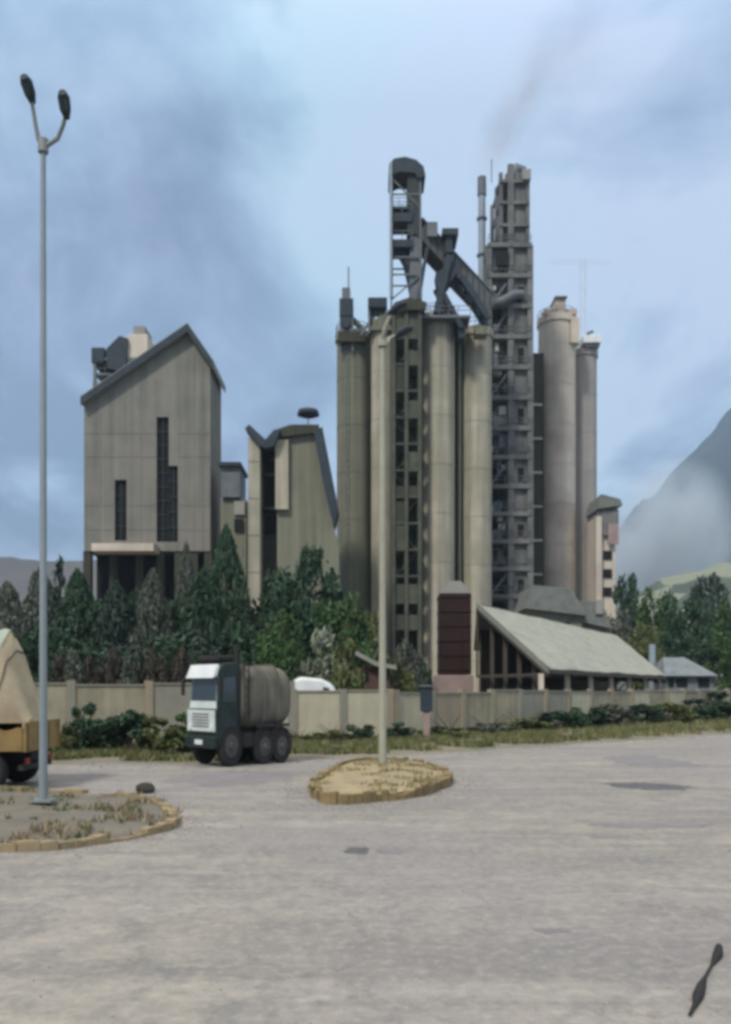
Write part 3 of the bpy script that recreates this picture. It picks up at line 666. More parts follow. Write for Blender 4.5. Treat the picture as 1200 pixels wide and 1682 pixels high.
# solid side of the tower
wp = MB(O); wp.box(x(843), x(868), y0 + .1, y0 + .5, 2, z(410)); wp.build('wall_panel', CONCBL, pt)
wp = MB(O); wp.box(x(840), x(866), y0 + .1, y0 + .5, z(404), z(283)); wp.build('wall_panel', CONCBL, pt)
wp = MB(O); wp.box(x(803), x(836), y0 + 4.6, y0 + 4.8, 2, z(412)); wp.build('bay_shade_sheet', VOID, pt)  # near-black sheet added to shade the open bay
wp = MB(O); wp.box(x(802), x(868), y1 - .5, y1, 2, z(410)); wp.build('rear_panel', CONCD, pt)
for i in range(len(lev) - 1):
    zb, zt = z(lev[i]), z(lev[i + 1])
    # window opening in the solid side, every other floor
    if i % 2 == 0: MB(O).box(x(850), x(860), y0 + .02, y0 + .09, zb + .8, zt - 1.3).build('window', VOID, pt)
    cxp = 818 + (i % 3) * 4
    if i in (1, 3, 5, 6, 8):
        cy = MB(O); r = .95; cx = x(cxp); yy = y0 + 2.2; h = zt - zb
        cy.tube([(cx, yy, zb + .3), (cx, yy, zb + .3 + h * .3), (cx, yy, zt - .9), (cx, yy, zt - .4)], [.3, r, r, r * .6], 18); cy.build('cyclone', rr.choice([STEELG, PALE, STEELL]), pt)
        du = MB(O); du.tube([(cx, yy, zt - .6), (cx + 1.3, yy - .8, zt - .2), (cx + 1.6, yy - .9, zb + .8)], .38, 10); du.build('duct', rr.choice([STEELG, PALE]), pt)
    else:
        b = MB(O); b.bar((x(806), y0 + .1, zb + .3), (x(836), y0 + .1, zt - .3), .28); b.build('brace', STEELG, pt)
        if i % 4 != 0:
            b = MB(O); b.box(x(812), x(834), y0 + 1.5, y0 + 3.4, zb + .3, zb + 1.9); b.build('machine_casing', rr.choice([STEELG, PALE, STEELG]), pt)
for p0, p1, q0, q1, m_ in ((804, 836, 402, 445, STEELG), (806, 830, 460, 500, GALL), (802, 818, 540, 600, STEELG), (806, 836, 628, 652, STEELG), (812, 834, 682, 700, PALE), (816, 838, 872, 888, STEELG), (820, 836, 712, 735, STEELG)):
    MB(O).box(x(p0), x(p1), y0 + .35, y0 + .6, z(q1), z(q0)).build('infill_panel', m_, pt)
PALE2 = mat('pale_lit_cladding', (.46, .46, .44), (.28, .28, .27), streak=.3)  # lighter cladding tone, to read as lit inside the dark bay
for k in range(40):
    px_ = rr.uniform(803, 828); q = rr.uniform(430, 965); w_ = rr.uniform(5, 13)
    MB(O).box(x(px_), x(min(px_ + w_, 837)), y0 + .12, y0 + .5 + rr.random(), z(q + rr.uniform(7, 18)), z(q)).build('light_shade_panel', rr.choice([PALE2, PALE2, VOID, STEELG, VOID]), pt)  # pale and near-black boxes added to imitate light and shade in the bay
mb = MB(O); mb.tube([(x(806), y0 - 1, z(505)), (x(822), y0 - 1.2, z(502)), (x(842), y0 - 1, z(490)), (x(856), y0 - .4, z(486))], .6, 12); mb.build('gas_duct', STEELG, pt)
MB(O).box(x(812), x(834), y0 - .7, y0 - .52, z(440), z(418)).build('opening_hood', VOID, pt)
mb = MB(O); mb.tube([(x(846), Y5 + 3, z(300)), (x(846), Y5 + 3, z(270)), (x(856), Y5 + 3, z(258)), (x(868), Y5 + 3, z(262))], [1.0, 1.0, .9, .7], 14); mb.build('top_duct', STEELG, pt)
mb = MB(O); mb.cyl(x(832), Y5 + 3, z(372), z(290), 1.2, n=18); mb.cyl(x(832), Y5 + 3, z(290), z(278), 1.2, .4, n=18); mb.build('top_cyclone', STEELG, pt)
MB(O).box(x(856), x(870), y0 - .8, y0 + 2, z(300), z(283)).build('pale_box', PALE, pt, .05)
mb = MB(O); mb.bar((x(807), Y5, z(300)), (x(807), Y5, z(262)), .12); mb.build('aerial', STEELG, pt)

ch = thing('chimney', 'thin pale blue-grey chimney with a darker tip beside the preheater tower', 'chimney', (X(791, 122), 122, 0)); O = ch.location
MB(O).cyl(X(791, 122), 122, 0, Z(322, 122), .62, .5, n=20).build('stack', STEELL, ch)
MB(O).cyl(X(791, 122), 122, Z(322, 122) + .002, Z(292, 122), .62, .6, n=20).build('tip', STEELG, ch)
mb = MB(O)
for q in (360, 420, 470): mb.cyl(X(791, 122), 122, Z(q, 122) - .1, Z(q, 122) + .1, .72, n=20)
mb.build('ring', STEELG, ch)

# tower crane far behind
PALESKY = mat('haze_pale_lattice', (.55, .60, .62), (.42, .47, .5))  # sky-pale colour paints distance haze onto the crane
crn = thing('tower_crane', 'faint tower crane with a thin jib, far behind the beige silos', 'crane', (X(957, 300), 300, 0)); O = crn.location
xc = lambda p: X(p, 300)
zc = lambda p: Z(p, 300)
mb = MB(O); cx = xc(957)
for dx in (-.8, .8):
    for dy in (-.8, .8): mb.bar((cx + dx, 300 + dy, 0), (cx + dx, 300 + dy, zc(425)), .1)
for k in range(38):
    s = 1 if k % 2 else -1; h0 = 20 + k * 3.4
    if h0 + 3.4 < zc(425): mb.bar((cx - .8 * s, 299.2, h0), (cx + .8 * s, 299.2, h0 + 3.4), .12)
mb.build('mast', PALESKY, crn)
mb = MB(O)
for dz in (0, 1.3): mb.bar((xc(905), 300, zc(434) + dz), (xc(1003), 300, zc(434) + dz), .06)
for k in range(14):
    a = xc(905 + 7 * k); mb.bar((a, 300, zc(434)), (a + 1.45, 300, zc(434) + 1.3), .1)
mb.build('jib', PALESKY, crn)

# small plant house past the far silos
sh = thing('hopper_building', 'stepped brown-grey plant house beyond the slim grey-tan silo', 'building', (X(1000, 128), 128, 0)); O = sh.location
xs_ = lambda p: X(p, 128)
zs_ = lambda p: Z(p, 128)
MB(O).box(xs_(984), xs_(1010), 128, 133, 0, zs_(880)).build('wall', CONC3, sh)
MB(O).box(xs_(980), xs_(1014), 127.5, 133.5, zs_(880), zs_(838)).build('upper_house', CONCBL, sh)
MB(O).prism([(xs_(978), zs_(838)), (xs_(1019), zs_(832)), (xs_(1015), zs_(822)), (xs_(984), zs_(814))], 'y', 127, 134).build('roof', ROOFG, sh)
MB(O).box(xs_(996), xs_(1013), 127.2, 127.48, zs_(895), zs_(862)).build('panel', PINKP, sh)
for q in (905, 935, 965): MB(O).box(xs_(990), xs_(1004), 127.8, 127.98, zs_(q + 14), zs_(q)).build('window', VOID, sh)
MB(O).box(xs_(976), xs_(985), 127, 132, 0, zs_(850)).build('pier', CONC3, sh)

# ------------------------------------------------------------------ tank, low roofs, open shed
Yt = 72.0
x = lambda p: X(p, Yt)
z = lambda p: Z(p, Yt)
tk = thing('storage_hopper', 'tall rusty red-brown steel hopper with a pale domed lid on a pink plinth', 'hopper', (x(748), Yt, 0)); O = tk.location
MB(O).box(x(722), x(773), Yt, Yt + 2.6, z(1108), z(974)).build('casing', RUST, tk, .06)
mb = MB(O)
for k in range(6): q = 1100 - k * 24; mb.box(x(721), x(774), Yt - .08, Yt + 2.68, z(q) - .05, z(q) + .05)
for p in (722.5, 739, 756, 772.5): mb.box(x(p) - .05, x(p) + .05, Yt - .06, Yt - .002, z(1108), z(975))
mb.build('stiffener', RUST, tk)
mb = MB(O); mb.prism([(x(724), z(974)), (x(771), z(974)), (x(764), z(962)), (x(757), z(954)), (x(738), z(954)), (x(731), z(963))], 'y', Yt + .1, Yt + 2.5); mb.build('lid', PALE, tk)
MB(O).box(x(716), x(776), Yt - .5, Yt + 3.2, 0, z(1109)).build('plinth', PINKP, tk, .05)

lr = thing('store_house', 'low grey store house with stepped sheet roofs at the foot of the silos', 'building', (X(920, 100), 100, 0)); O = lr.location
xl = lambda p: X(p, 100)
zl = lambda p: Z(p, 100)
MB(O).box(xl(865), xl(955), 100, 106, 0, zl(995)).build('wall', CONC2, lr)
MB(O).prism([(xl(860), zl(1000)), (xl(962), zl(1012)), (xl(935), zl(968)), (xl(872), zl(962))], 'y', 99.2, 107).build('roof', ROOFG, lr)
MB(O).box(xl(955.2), xl(1000), 101, 105.5, 0, zl(1015)).build('annexe_wall', CONC2, lr)
MB(O).prism([(xl(950), zl(1020)), (xl(1006), zl(1032)), (xl(988), zl(990)), (xl(955), zl(985))], 'y', 100.3, 106.5).build('annexe_roof', ROOFG, lr)
MB(O).box(xl(978), xl(990), 100, 100.28, zl(1008), zl(985)).build('vent', PALE, lr)
for p in (880, 902, 924): MB(O).box(xl(p), xl(p + 12), 99.9, 99.99, zl(1050), zl(1022)).build('window', VOID, lr)

# open-sided shed with a long pale pitched roof
Ys = 60.0
def SP(px, py, Y): return Vector((X(px, Y), Y, Z(py, Y)))
sd_ = thing('open_shed', 'long open-sided timber shed with a pale sheet roof sloping towards the road', 'shed', (X(950, 64), 64, 0)); O = sd_.location
ridge0 = SP(783, 992, 66); eave0 = SP(900, 1098, 54); ridge1 = SP(1012, 1044, 92); eave1 = SP(1092, 1110, 78)
# sheet roof: slab between ridge and eave with corrugation
mb = MB(O); nU, nV = 90, 10; vs = []; fs = []
for j in range(nV + 1):
    for i in range(nU + 1):
        u_, v_ = i / nU, j / nV; p = ridge0.lerp(ridge1, u_).lerp(eave0.lerp(eave1, u_), v_)
        p = p + Vector((0, 0, .05 * math.cos(i * math.pi) + .10 * noise.noise(Vector((u_ * 9, v_ * 5, 2))))); vs.append(p)
n_ = len(vs); vs2 = [p - Vector((0, 0, .09)) for p in vs]
for j in range(nV):
    for i in range(nU): a_ = j * (nU + 1) + i; fs.append((a_, a_ + 1, a_ + nU + 2, a_ + nU + 1)); fs.append(tuple(n_ + q for q in (a_, a_ + nU + 1, a_ + nU + 2, a_ + 1)))
mb.add(vs + vs2, fs); rf_ = mb.build('roof', ROOFP, sd_)
mb = MB(O); back0 = Vector((ridge0.x + .3, ridge0.y + 4.5, ridge0.z - 3.2)); back1 = Vector((ridge1.x + 1.5, ridge1.y + 6, ridge1.z - 2.4))
mb.add([ridge0 + Vector((0, 0, .06)), ridge1 + Vector((0, 0, .06)), back1, back0], [(0, 1, 2, 3)]); mb.add([ridge0 - Vector((0, 0, .04)), ridge1 - Vector((0, 0, .04)), back1 - Vector((0, 0, .1)), back0 - Vector((0, 0, .1))], [(3, 2, 1, 0)])
mb.build('rear_roof', ROOFP, sd_)
mb = MB(O); mb.bar(ridge0 - Vector((0, .2, .1)), eave0 - Vector((0, .2, .1)), .12, .42); mb.build('bargeboard', ROOFP, rf_)
mb = MB(O); mb.bar(eave0 - Vector((0, .05, .2)), eave1 - Vector((0, .05, .2)), .12, .22); mb.build('gutter', TIMBER, rf_)
for k in range(7):
    t_ = k / 6; p = eave0.lerp(eave1, t_) + Vector((-.35, .5, 0)); mb = MB(O); mb.bar((p.x, p.y, 0), (p.x, p.y, p.z - .3), .3); mb.build('post', CONC3, sd_)
for k in range(1, 5):
    t_ = k / 5; p = eave0.lerp(ridge0, t_) + Vector((.3, .6, 0)); mb = MB(O); mb.bar((p.x, p.y, 0), (p.x, p.y, p.z - .3), .26); mb.build('post', TIMBER, sd_)
mb = MB(O)
for k in range(7):
    t_ = k / 6; a_ = ridge0.lerp(ridge1, t_) - Vector((0, 0, .35)); b_ = eave0.lerp(eave1, t_) - Vector((0, 0, .35)); mb.bar(a_, b_, .14, .25); c_ = Vector((a_.x, a_.y, b_.z)); mb.bar(c_, b_, .14, .2); mb.bar(a_, c_, .14)
mb.build('truss', TIMBER, sd_)
mb = MB(O)
bk0 = Vector((ridge0.x + .6, ridge0.y + 3, 0)); bk1 = Vector((ridge1.x + .6, ridge1.y + 3, 0))
dv = (bk1 - bk0)
for k in range(26):
    a_ = bk0 + dv * (k / 26); b_ = bk0 + dv * ((k + .96) / 26); zt = ridge0.z + (ridge1.z - ridge0.z) * (k / 26) - 1.6
    mb.bar((a_.x, a_.y, zt / 2), (b_.x, b_.y, zt / 2), .12, zt)
mb.build('rear_wall', TIMBER, sd_)
for k in range(4):
    mb = MB(O); t_ = .1 + k * .22; p = eave0.lerp(eave1, t_).lerp(ridge0.lerp(ridge1, t_), .5); mb.box(p.x - 1.6, p.x + 1.6, p.y - 1, p.y + 1, 0, 2.0 + .3 * (k % 2)); mb.build('timber_bay', TIMBER, sd_, .05)

# small bluish house past the shed
gh = thing('gate_house', 'small low house with a bluish hipped roof just past the shed end', 'building', (X(1128, 84), 84, 0)); O = gh.location
xg = lambda p: X(p, 84)
zg = lambda p: Z(p, 84)
MB(O).box(xg(1094), xg(1170), 84, 90, 0, zg(1108)).build('wall', ROOFB, gh)
mb = MB(O); a_ = [(xg(1088), 83.4, zg(1110)), (xg(1176), 83.4, zg(1110)), (xg(1176), 90.6, zg(1110)), (xg(1088), 90.6, zg(1110)), (xg(1106), 87, zg(1078)), (xg(1142), 87, zg(1078))]
mb.add(a_, [(0, 1, 5, 4), (1, 2, 5), (2, 3, 4, 5), (3, 0, 4), (3, 2, 1, 0)]); mb.build('roof', ROOFB, gh)
for p0, p1 in ((1097, 1106), (1110, 1128), (1146, 1164)): MB(O).box(xg(p0), xg(p1), 83.9, 83.98, zg(1128), zg(1114)).build('window', VOID, gh)
MB(O).cyl(xg(1093), 88, 2, zg(1055), .35, n=10).build('flue', STEELL, gh)

# little hut by the lamp post
ht = thing('guard_hut', 'little hut with a slanting pale roof and red-brown wall behind the boundary wall', 'hut', (X(600, 52), 52, 0)); O = ht.location
xh = lambda p: X(p, 52)
zh = lambda p: Z(p, 52)
MB(O).box(xh(583), xh(640), 52, 54.5, 0, zh(1096)).build('wall', mat('red_brown_render', (.10, .055, .045), (.06, .04, .035), scale=4), ht)
MB(O).prism([(xh(576), zh(1072)), (xh(616), zh(1094)), (xh(650), zh(1100)), (xh(650), zh(1094)), (xh(616), zh(1086)), (xh(577), zh(1065))], 'y', 51.4, 55).build('roof', ROOFP, ht)
MB(O).box(xh(592), xh(604), 51.9, 51.99, zh(1118), zh(1102)).build('window', VOID, ht)

# ------------------------------------------------------------------ boundary wall
def wall(name, label, p0, p1, h, plen, seed, cop_m):
    r = random.Random(seed); p0, p1 = Vector((*p0, 0)), Vector((*p1, 0)); d = p1 - p0; L = d.length; d.normalize(); n = int(L / plen)
    t = thing(name, label, 'wall', p0)
    O = t.location; nrm = Vector((d.y, -d.x, 0))
    cop = MB(O)
    for k in range(n):
        a, b = p0 + d * (k * L / n + .17), p0 + d * ((k + 1) * L / n - .17); hh = h + r.uniform(-.09, .07)
        mb = MB(O); mb.bar(a + Vector((0, 0, hh / 2)), b + Vector((0, 0, hh / 2)), .18, hh); mb.build('panel', r.choices(WALLM, (3, 2.5, 1.5, 2.5))[0], t)
        cop.bar(a + Vector((0, 0, hh + .04)), b + Vector((0, 0, hh + .04)), .28, .08)
    cop.build('coping', cop_m, t)
    for k in range(n + 1):
        a = p0 + d * (k * L / n); mb = MB(O); mb.bar(a, a + Vector((0, 0, h + .16)), .34, .34, tuple(nrm)); mb.build('pier', WALLM[k % 3], t)
    return t
wl = lambda Y: (-12 + (Y - 38.8) * 2.4)
wall('boundary_wall', 'tan rendered boundary wall behind the parked lorry, taller stretch', (wl(30.6) - 12, 25.6), (-3.6, 42.3), 2.72, 3.2, 2, WALLM[1])
wall('boundary_wall', 'lower patched boundary wall running past the shed towards the hills', (-3.5, 42.35), (1.2, 44.4), 2.34, 2.5, 5, WALLM[2])
wall('boundary_wall', 'long lower boundary wall of mottled tan panels in front of the open shed', (1.5, 44.6), (62, 105), 2.3, 2.6, 8, WALLM[1])

mt = thing('meter_box', 'dark meter box on a pale grey post in front of the boundary wall', 'utility box', (X(699, 44.3), 44.3, 0)); O = mt.location
MB(O).box(X(690, 44.3), X(710, 44.3), 44.1, 44.5, Z(1168, 44.3), Z(1128, 44.3)).build('cabinet', STEEL, mt, .04)
MB(O).box(X(688.5, 44.3), X(711.5, 44.3), 44.0, 44.6, Z(1128, 44.3) + .002, Z(1125, 44.3)).build('lid', STEELG, mt)
MB(O).box(X(695, 44.3), X(705, 44.3), 44.2, 44.4, 0, Z(1168, 44.3) - .002).build('post', PINKP, mt)

# white van behind wall
vn = thing('parked_van', 'white van of which only the rounded roof shows over the lower wall', 'van', (X(512, 47), 47, 0)); O = vn.location
xv = lambda p: X(p, 47)
zv = lambda p: Z(p, 47)
pv = [(xv(468), .5), (xv(556), .5), (xv(556), zv(1142)), (xv(546), zv(1124)), (xv(528), zv(1115)), (xv(496), zv(1112)), (xv(480), zv(1118)), (xv(470), zv(1136))]
MB(O).prism(pv, 'y', 46, 48).build('body', WHITEP, vn, .15)
MB(O).prism([(xv(532), zv(1150)), (xv(549), zv(1150)), (xv(541), zv(1130)), (xv(532), zv(1128))], 'y', 45.93, 45.99).build('side_window', GLASS, vn)
for p in (485, 540): MB(O).tube([(xv(p), 45.95, .42), (xv(p), 46.25, .42)], .42, 20).build('wheel', TYRE, vn)

# ------------------------------------------------------------------ street lamps
GALVB = mat('pale_bluish_steel', (.24, .28, .295), (.17, .20, .215), rough=.55, scale=4, streak=.4)
POLEB = mat('beige_painted_pole', (.37, .365, .29), (.25, .25, .20), scale=4, streak=.4)
def lamp_post(label, loc, rz, H=13.2):
    t = thing('street_lamp', label, 'street lamp', loc, rz, 'tall double-armed street lamps')
    mb = MB(); mb.tube([(0, 0, 0), (0, 0, 3), (0, 0, H)], [.09, .08, .055], 14); mb.build('pole', GALVB, t)
    mb = MB(); mb.box(-.24, .24, -.24, .24, 0, .05)
    for a in (-1, 1):
        for b in (-1, 1): mb.cyl(a * .17, b * .17, .05, .12, .025, n=6)
    mb.build('base_plate', GALV, t)
    MB().cyl(0, 0, H - .1, H + .18, .11, .11, n=14).build('collar', GALV, t)
    for s, top, sp in ((-1, 1.25, .17), (1, .92, .58)):
        mb = MB(); mb.tube([(0, 0, H), (s * sp * .55, -.03, H + .18), (s * sp * .8, -.08, H + .45), (s * sp, -.25, H + top - .3)], [.055, .05, .045, .04], 10); mb.build('arm', GALV, t)
        hx = s * sp; mb = MB()
        mb.tube([(hx - s * .01, -.16, H + top - .40), (hx, -.3, H + top - .28), (hx + s * .02, -.46, H + top - .14), (hx + s * .03, -.58, H + top - .10)], [.06, .12, .13, .08], 14)
        hd = mb.build('lamp_head', STEEL, t)
        mb = MB(); mb.tube([(hx + s * .01, -.36, H + top - .32), (hx + s * .03, -.55, H + top - .2)], [.07, .07], 12); mb.build('lens', GLASS, hd)
    return t
lp = lamp_post('tall double-armed lamp post on the island beside the tarpaulin-loaded lorry', (X(71, 19.1), 19.1, .12), 0, 14.15)
lp2 = copy_thing(lp, (X(628, 28), 28, .12), R(78), 'tall pale lamp post rising from the yellow traffic island before the silos', (1.4, 1.4, .945))
for o in C.objects:
    if o.parent is lp2 and o.name.startswith(('pole', 'arm', 'collar', 'base')): o.material_slots[0].link = 'OBJECT'; o.material_slots[0].material = POLEB
    if o.parent is lp2 and o.name.startswith('arm'): pass

# ------------------------------------------------------------------ lorries
def wheel(root, cx, cy, r, wd=.3, side=1, off=(0, 0, 0)):
    mb = MB(); mb.tube([(cx, cy - wd / 2, r), (cx, cy - wd / 2 + .04, r), (cx, cy + wd / 2 - .04, r), (cx, cy + wd / 2, r)], [r * .9, r, r, r * .9], 28)
    tread = MB(); wh = mb.build('wheel', TYRE, root)
    mb = MB(); y = cy + side * wd / 2; mb.tube([(cx, y - side * .03, r), (cx, y + side * .015, r)], r * .55, 20); mb.tube([(cx, y + side * .015, r), (cx, y + side * .09, r)], [r * .2, r * .16], 12)
    for k in range(8): a = k * math.pi / 4; mb.tube([(cx + r * .38 * math.cos(a), y + side * .01, r + r * .38 * math.sin(a)), (cx + r * .38 * math.cos(a), y + side * .04, r + r * .38 * math.sin(a))], .025, 6)
    mb.build('rim', HUB, wh)
# dusty tanker lorry; local +X is forward
ty = 29.6
lo = thing('tanker_lorry', 'dusty lorry with pale teal cab, white sun visor and rounded grey body', 'lorry', (X(393, ty + .2), ty + .2, .004), R(180 + 43)); lo.scale = (.72, .9, 1.1); Wd = .92
for cx_, r_ in ((1.25, .62), (-.62, .54), (-1.62, .54)):
    for s in (-1, 1): wheel(lo, cx_, s * (Wd - .12), r_, .3, s)
MB().box(-2.1, 2.0, -.38, .38, .68, .92).build('chassis', CHASSIS, lo)
# cab with raked front, side profile extruded across the width
cp = [(.85, .78), (2.02, .78), (2.06, 1.55), (1.98, 1.72), (1.82, 2.85), (1.66, 3.06), (.9, 3.1), (.85, 3.0)]
def hole_side(s):
    return None
cb = MB().prism([(a, b) for a, b in cp], 'y', -Wd, Wd).build('cab', DKGREEN, lo, .05)
front_p = lambda zz, o=.012: 2.06 + o if zz <= 1.55 else (1.98 - (zz - 1.72) * .1416 + o)
def fpanel(name, m, yz, o=.012, th=.03, par=None):
    mb = MB(); pts = [(front_p(zz, o), yy, zz) for yy, zz in yz]; pts2 = [(p[0] + th, p[1], p[2]) for p in pts]; n = len(pts)
    mb.add(pts + pts2, [tuple(range(n)), tuple(range(2 * n - 1, n - 1, -1))] + [(i, (i + 1) % n, (i + 1) % n + n, i + n) for i in range(n)]); return mb.build(name, m, par or lo)
ws = fpanel('windscreen', GLASS, [(-.8, 1.95), (.8, 1.95), (.76, 2.66), (-.76, 2.66)])
fpanel('windscreen_surround', mat('pale_grey_green_paint', (.62, .68, .66), (.40, .46, .45), rough=.5, scale=4), [(-.88, 1.72), (.88, 1.72), (.84, 1.94), (-.84, 1.94)])
PG = mat('pale_grey_green_paint', (.62, .68, .66))
fpanel('pillar', TEAL, [(-.9, 1.94), (-.8, 1.94), (-.76, 2.68), (-.86, 2.68)]); fpanel('pillar', TEAL, [(.8, 1.94), (.9, 1.94), (.86, 2.68), (.76, 2.68)])
MB().add([(1.98, -.9, 2.68), (1.98, .9, 2.68), (1.84, .9, 2.98), (1.84, -.9, 2.98), (2.2, -.9, 2.62), (2.2, .9, 2.62), (1.93, .9, 3.02), (1.93, -.9, 3.02)], [(0, 1, 2, 3), (4, 7, 6, 5), (0, 4, 5, 1), (3, 2, 6, 7), (0, 3, 7, 4), (1, 5, 6, 2)]).build('sun_visor', WHITEP, lo)
MB().add([(2.075, -.9, 1.05), (2.075, .9, 1.05), (2.085, .9, 1.68), (2.085, -.9, 1.68), (2.12, -.9, 1.05), (2.12, .9, 1.05), (2.12, .9, 1.68), (2.12, -.9, 1.68)], [(0, 1, 2, 3), (4, 7, 6, 5), (0, 4, 5, 1), (3, 2, 6, 7), (0, 3, 7, 4), (1, 5, 6, 2)]).build('front_panel', mat('pale_grey_green_paint', (.62, .68, .66), (.40, .46, .45), rough=.5, scale=4), lo)
mb = MB()
for k in range(5): mb.box(2.125, 2.14, -.55, .55, 1.18 + k * .09, 1.21 + k * .09)
mb.build('grille', CHASSIS, lo)
MB().box(1.98, 2.22, -.94, .94, .55, .9).build('bumper', DKGREEN, lo, .04)
for s in (-1, 1):
    MB().tube([(2.11, s * .7, 1.18), (2.15, s * .7, 1.18)], .1, 14).build('headlight', WHITEP, lo)
    mb = MB(); mb.prism([(1.02, 1.9), (1.74, 1.9), (1.66, 2.62), (1.02, 2.66)], 'y', s * (Wd + .004), s * (Wd + .02)); mb.build('side_window', GLASS, lo)
    mb = MB(); mb.prism([(.98, 1.15), (1.9, 1.15), (1.78, 2.0), (1.72, 1.84), (.98, 1.84)], 'y', s * (Wd + .003), s * (Wd + .03)); dr = mb.build('door', DKGREEN, lo); MB().box(1.08, 1.24, s * (Wd + .03), s * (Wd + .06), 1.6, 1.65).build('handle', CHASSIS, dr)
    mb = MB(); mb.bar((1.98, s * .95, 2.6), (2.14, s * 1.2, 2.56), .04); mb.box(2.08, 2.16, s * 1.2 - .09, s * 1.2 + .09, 2.1, 2.62); mb.build('mirror', CHASSIS, lo)
    # arched mudguards
    for cx_, r_ in ((1.25, .7), (-.62, .62), (-1.6, .62)):
        mb = MB(); pts = []
        for k in range(11):
            a = R(10 + k * 16); pts.append((cx_ + r_ * math.cos(a), .52 + r_ * math.sin(a)))
        pts += [(cx_ + (r_ - .05) * math.cos(R(10 + k * 16)), .52 + (r_ - .05) * math.sin(R(10 + k * 16))) for k in range(10, -1, -1)]
        mb.prism(pts, 'y', s * .62, s * .96); mb.build('mudguard', CHASSIS, lo)
    MB().box(-.05, .55, s * .48, s * .88, .55, .98).build('fuel_tank', CHASSIS, lo, .05)
MB().box(1.0, 1.7, -.7, .7, 3.12, 3.3).build('roof_rack', CHASSIS, lo, .05)
MB().box(.72, .84, -.85, .85, .95, 3.15).build('headboard', CHASSIS, lo)
MB().tube([(.78, .7, 3.0), (.78, .7, 3.62)], .11, 12).build('air_intake', CHASSIS, lo)
# rounded tub body
mb = MB(); nS, nA = 12, 28; vs = []
for i in range(nS + 1):
    t_ = i / nS; xx = .68 - t_ * 2.85
    hb_ = 1 - .10 * max(0, t_ - .5) ** 2 * 4; e = 1 if 0 < i < nS else .86
    for k in range(nA):
        a = 2 * math.pi * k / nA; ca, sa = math.cos(a), math.sin(a)
        yy = math.copysign(abs(ca) ** .55, ca) * .98 * e; zc_ = math.copysign(abs(sa) ** .62, sa) * 1.02 * e * hb_
        vs.append((xx - (.05 if i == nS else 0), yy, 2.06 + zc_ * .93 + .05 * noise.noise(Vector((xx * 2, yy * 2, zc_)))))
mb.add(vs, [(i * nA + k, i * nA + (k + 1) % nA, (i + 1) * nA + (k + 1) % nA, (i + 1) * nA + k) for i in range(nS) for k in range(nA)], True)
mb.add(vs[:nA], [tuple(range(nA))]); mb.add(vs[-nA:], [tuple(range(nA))]); tb = mb.build('tank', DRUM, lo)
mb = MB()
for xx in (.2, -.6, -1.4):
    pts = []
    for k in range(nA + 1):
        a = 2 * math.pi * k / nA; ca, sa = math.cos(a), math.sin(a); pts.append((xx, math.copysign(abs(ca) ** .55, ca) * 1.0, 2.06 + math.copysign(abs(sa) ** .62, sa) * .97))
    mb.tube(pts, .03, 6, False)
mb.build('band', DRUM, tb)
MB().box(-2.0, .7, -.5, .5, .93, 1.16).build('subframe', CHASSIS, lo)
MB().box(-2.25, -2.12, -.9, .9, .6, .75).build('rear_bumper', CHASSIS, lo)

MB().box(2.225, 2.24, -.25, .25, .66, .8).build('number_plate', WHITEP, lo)
for s_ in (-1, 1):
    MB().box(2.221, 2.24, s_ * .72 - .1, s_ * .72 + .1, .66, .8).build('fog_light', GLASS, lo)
    mb = MB(); mb.box(-2.0, -.1, s_ * .98 - .02, s_ * .98 + .02, 1.14, 1.24); mb.build('side_rail', CHASSIS, lo)
    mb = MB(); mb.box(-2.12, -1.98, s_ * .8 - .22, s_ * .8 + .22, .28, .9); mb.build('mudflap', CHASSIS, lo)
mb = MB(); mb.tube([(-.3, 0, 2.98), (-.3, 0, 3.1)], .3, 16); mb.build('filler_cap', CHASSIS, tb)
mb = MB()
for xx in (.35, .6): mb.bar((xx, 1.02, 1.2), (xx, 1.0, 3.0), .035)
for k in range(7): mb.bar((.35, 1.03, 1.35 + k * .25), (.6, 1.03, 1.35 + k * .25), .03)
mb.build('ladder', CHASSIS, tb)

# tarpaulin-loaded lorry leaving the frame: local -X is forward
tl = thing('loaded_lorry', 'lorry with a heaped tan tarpaulin load and ochre tailboard, cut by the picture edge', 'lorry', (-8.42, 23.0, .004)); Wd = 1.15
for cx_ in (-1.0, -2.1, -5.6):
    for s in (-1, 1): wheel(tl, cx_, s * (Wd - .1), .5, .32, s)
MB().box(-7.0, -.15, -.4, .4, .72, .98).build('chassis', CHASSIS, tl)
mb = MB(); nx, ny = 30, 14; vs = []
for i in range(nx + 1):
    for j in range(ny + 1):
        xx = -i / nx * 4.9; yy = (j / ny * 2 - 1) * 1.22; e = 1 - abs(j / ny * 2 - 1) ** 1.6
        top = 1.3 + 1.9 * min(1, (-xx) / .85) + (.0 if -xx > .9 else 0)
        ridge = .5 + .5 * e; zz_ = 1.75 + (top - 1.2) * 1.28 * (.42 + .58 * e) * (1 if -xx < 1.2 else 1 - .03 * (-xx - 1.2)) - .2
        zz_ += .30 * noise.noise(Vector((xx * 2.2, yy * 2.2, 3))) + .22 * abs(noise.noise(Vector((xx * 6, yy * 5, 8)))); vs.append((xx, yy, zz_))
mb.add(vs, [(i * (ny + 1) + j, i * (ny + 1) + j + 1, (i + 1) * (ny + 1) + j + 1, (i + 1) * (ny + 1) + j) for i in range(nx) for j in range(ny)], True)
sk = []
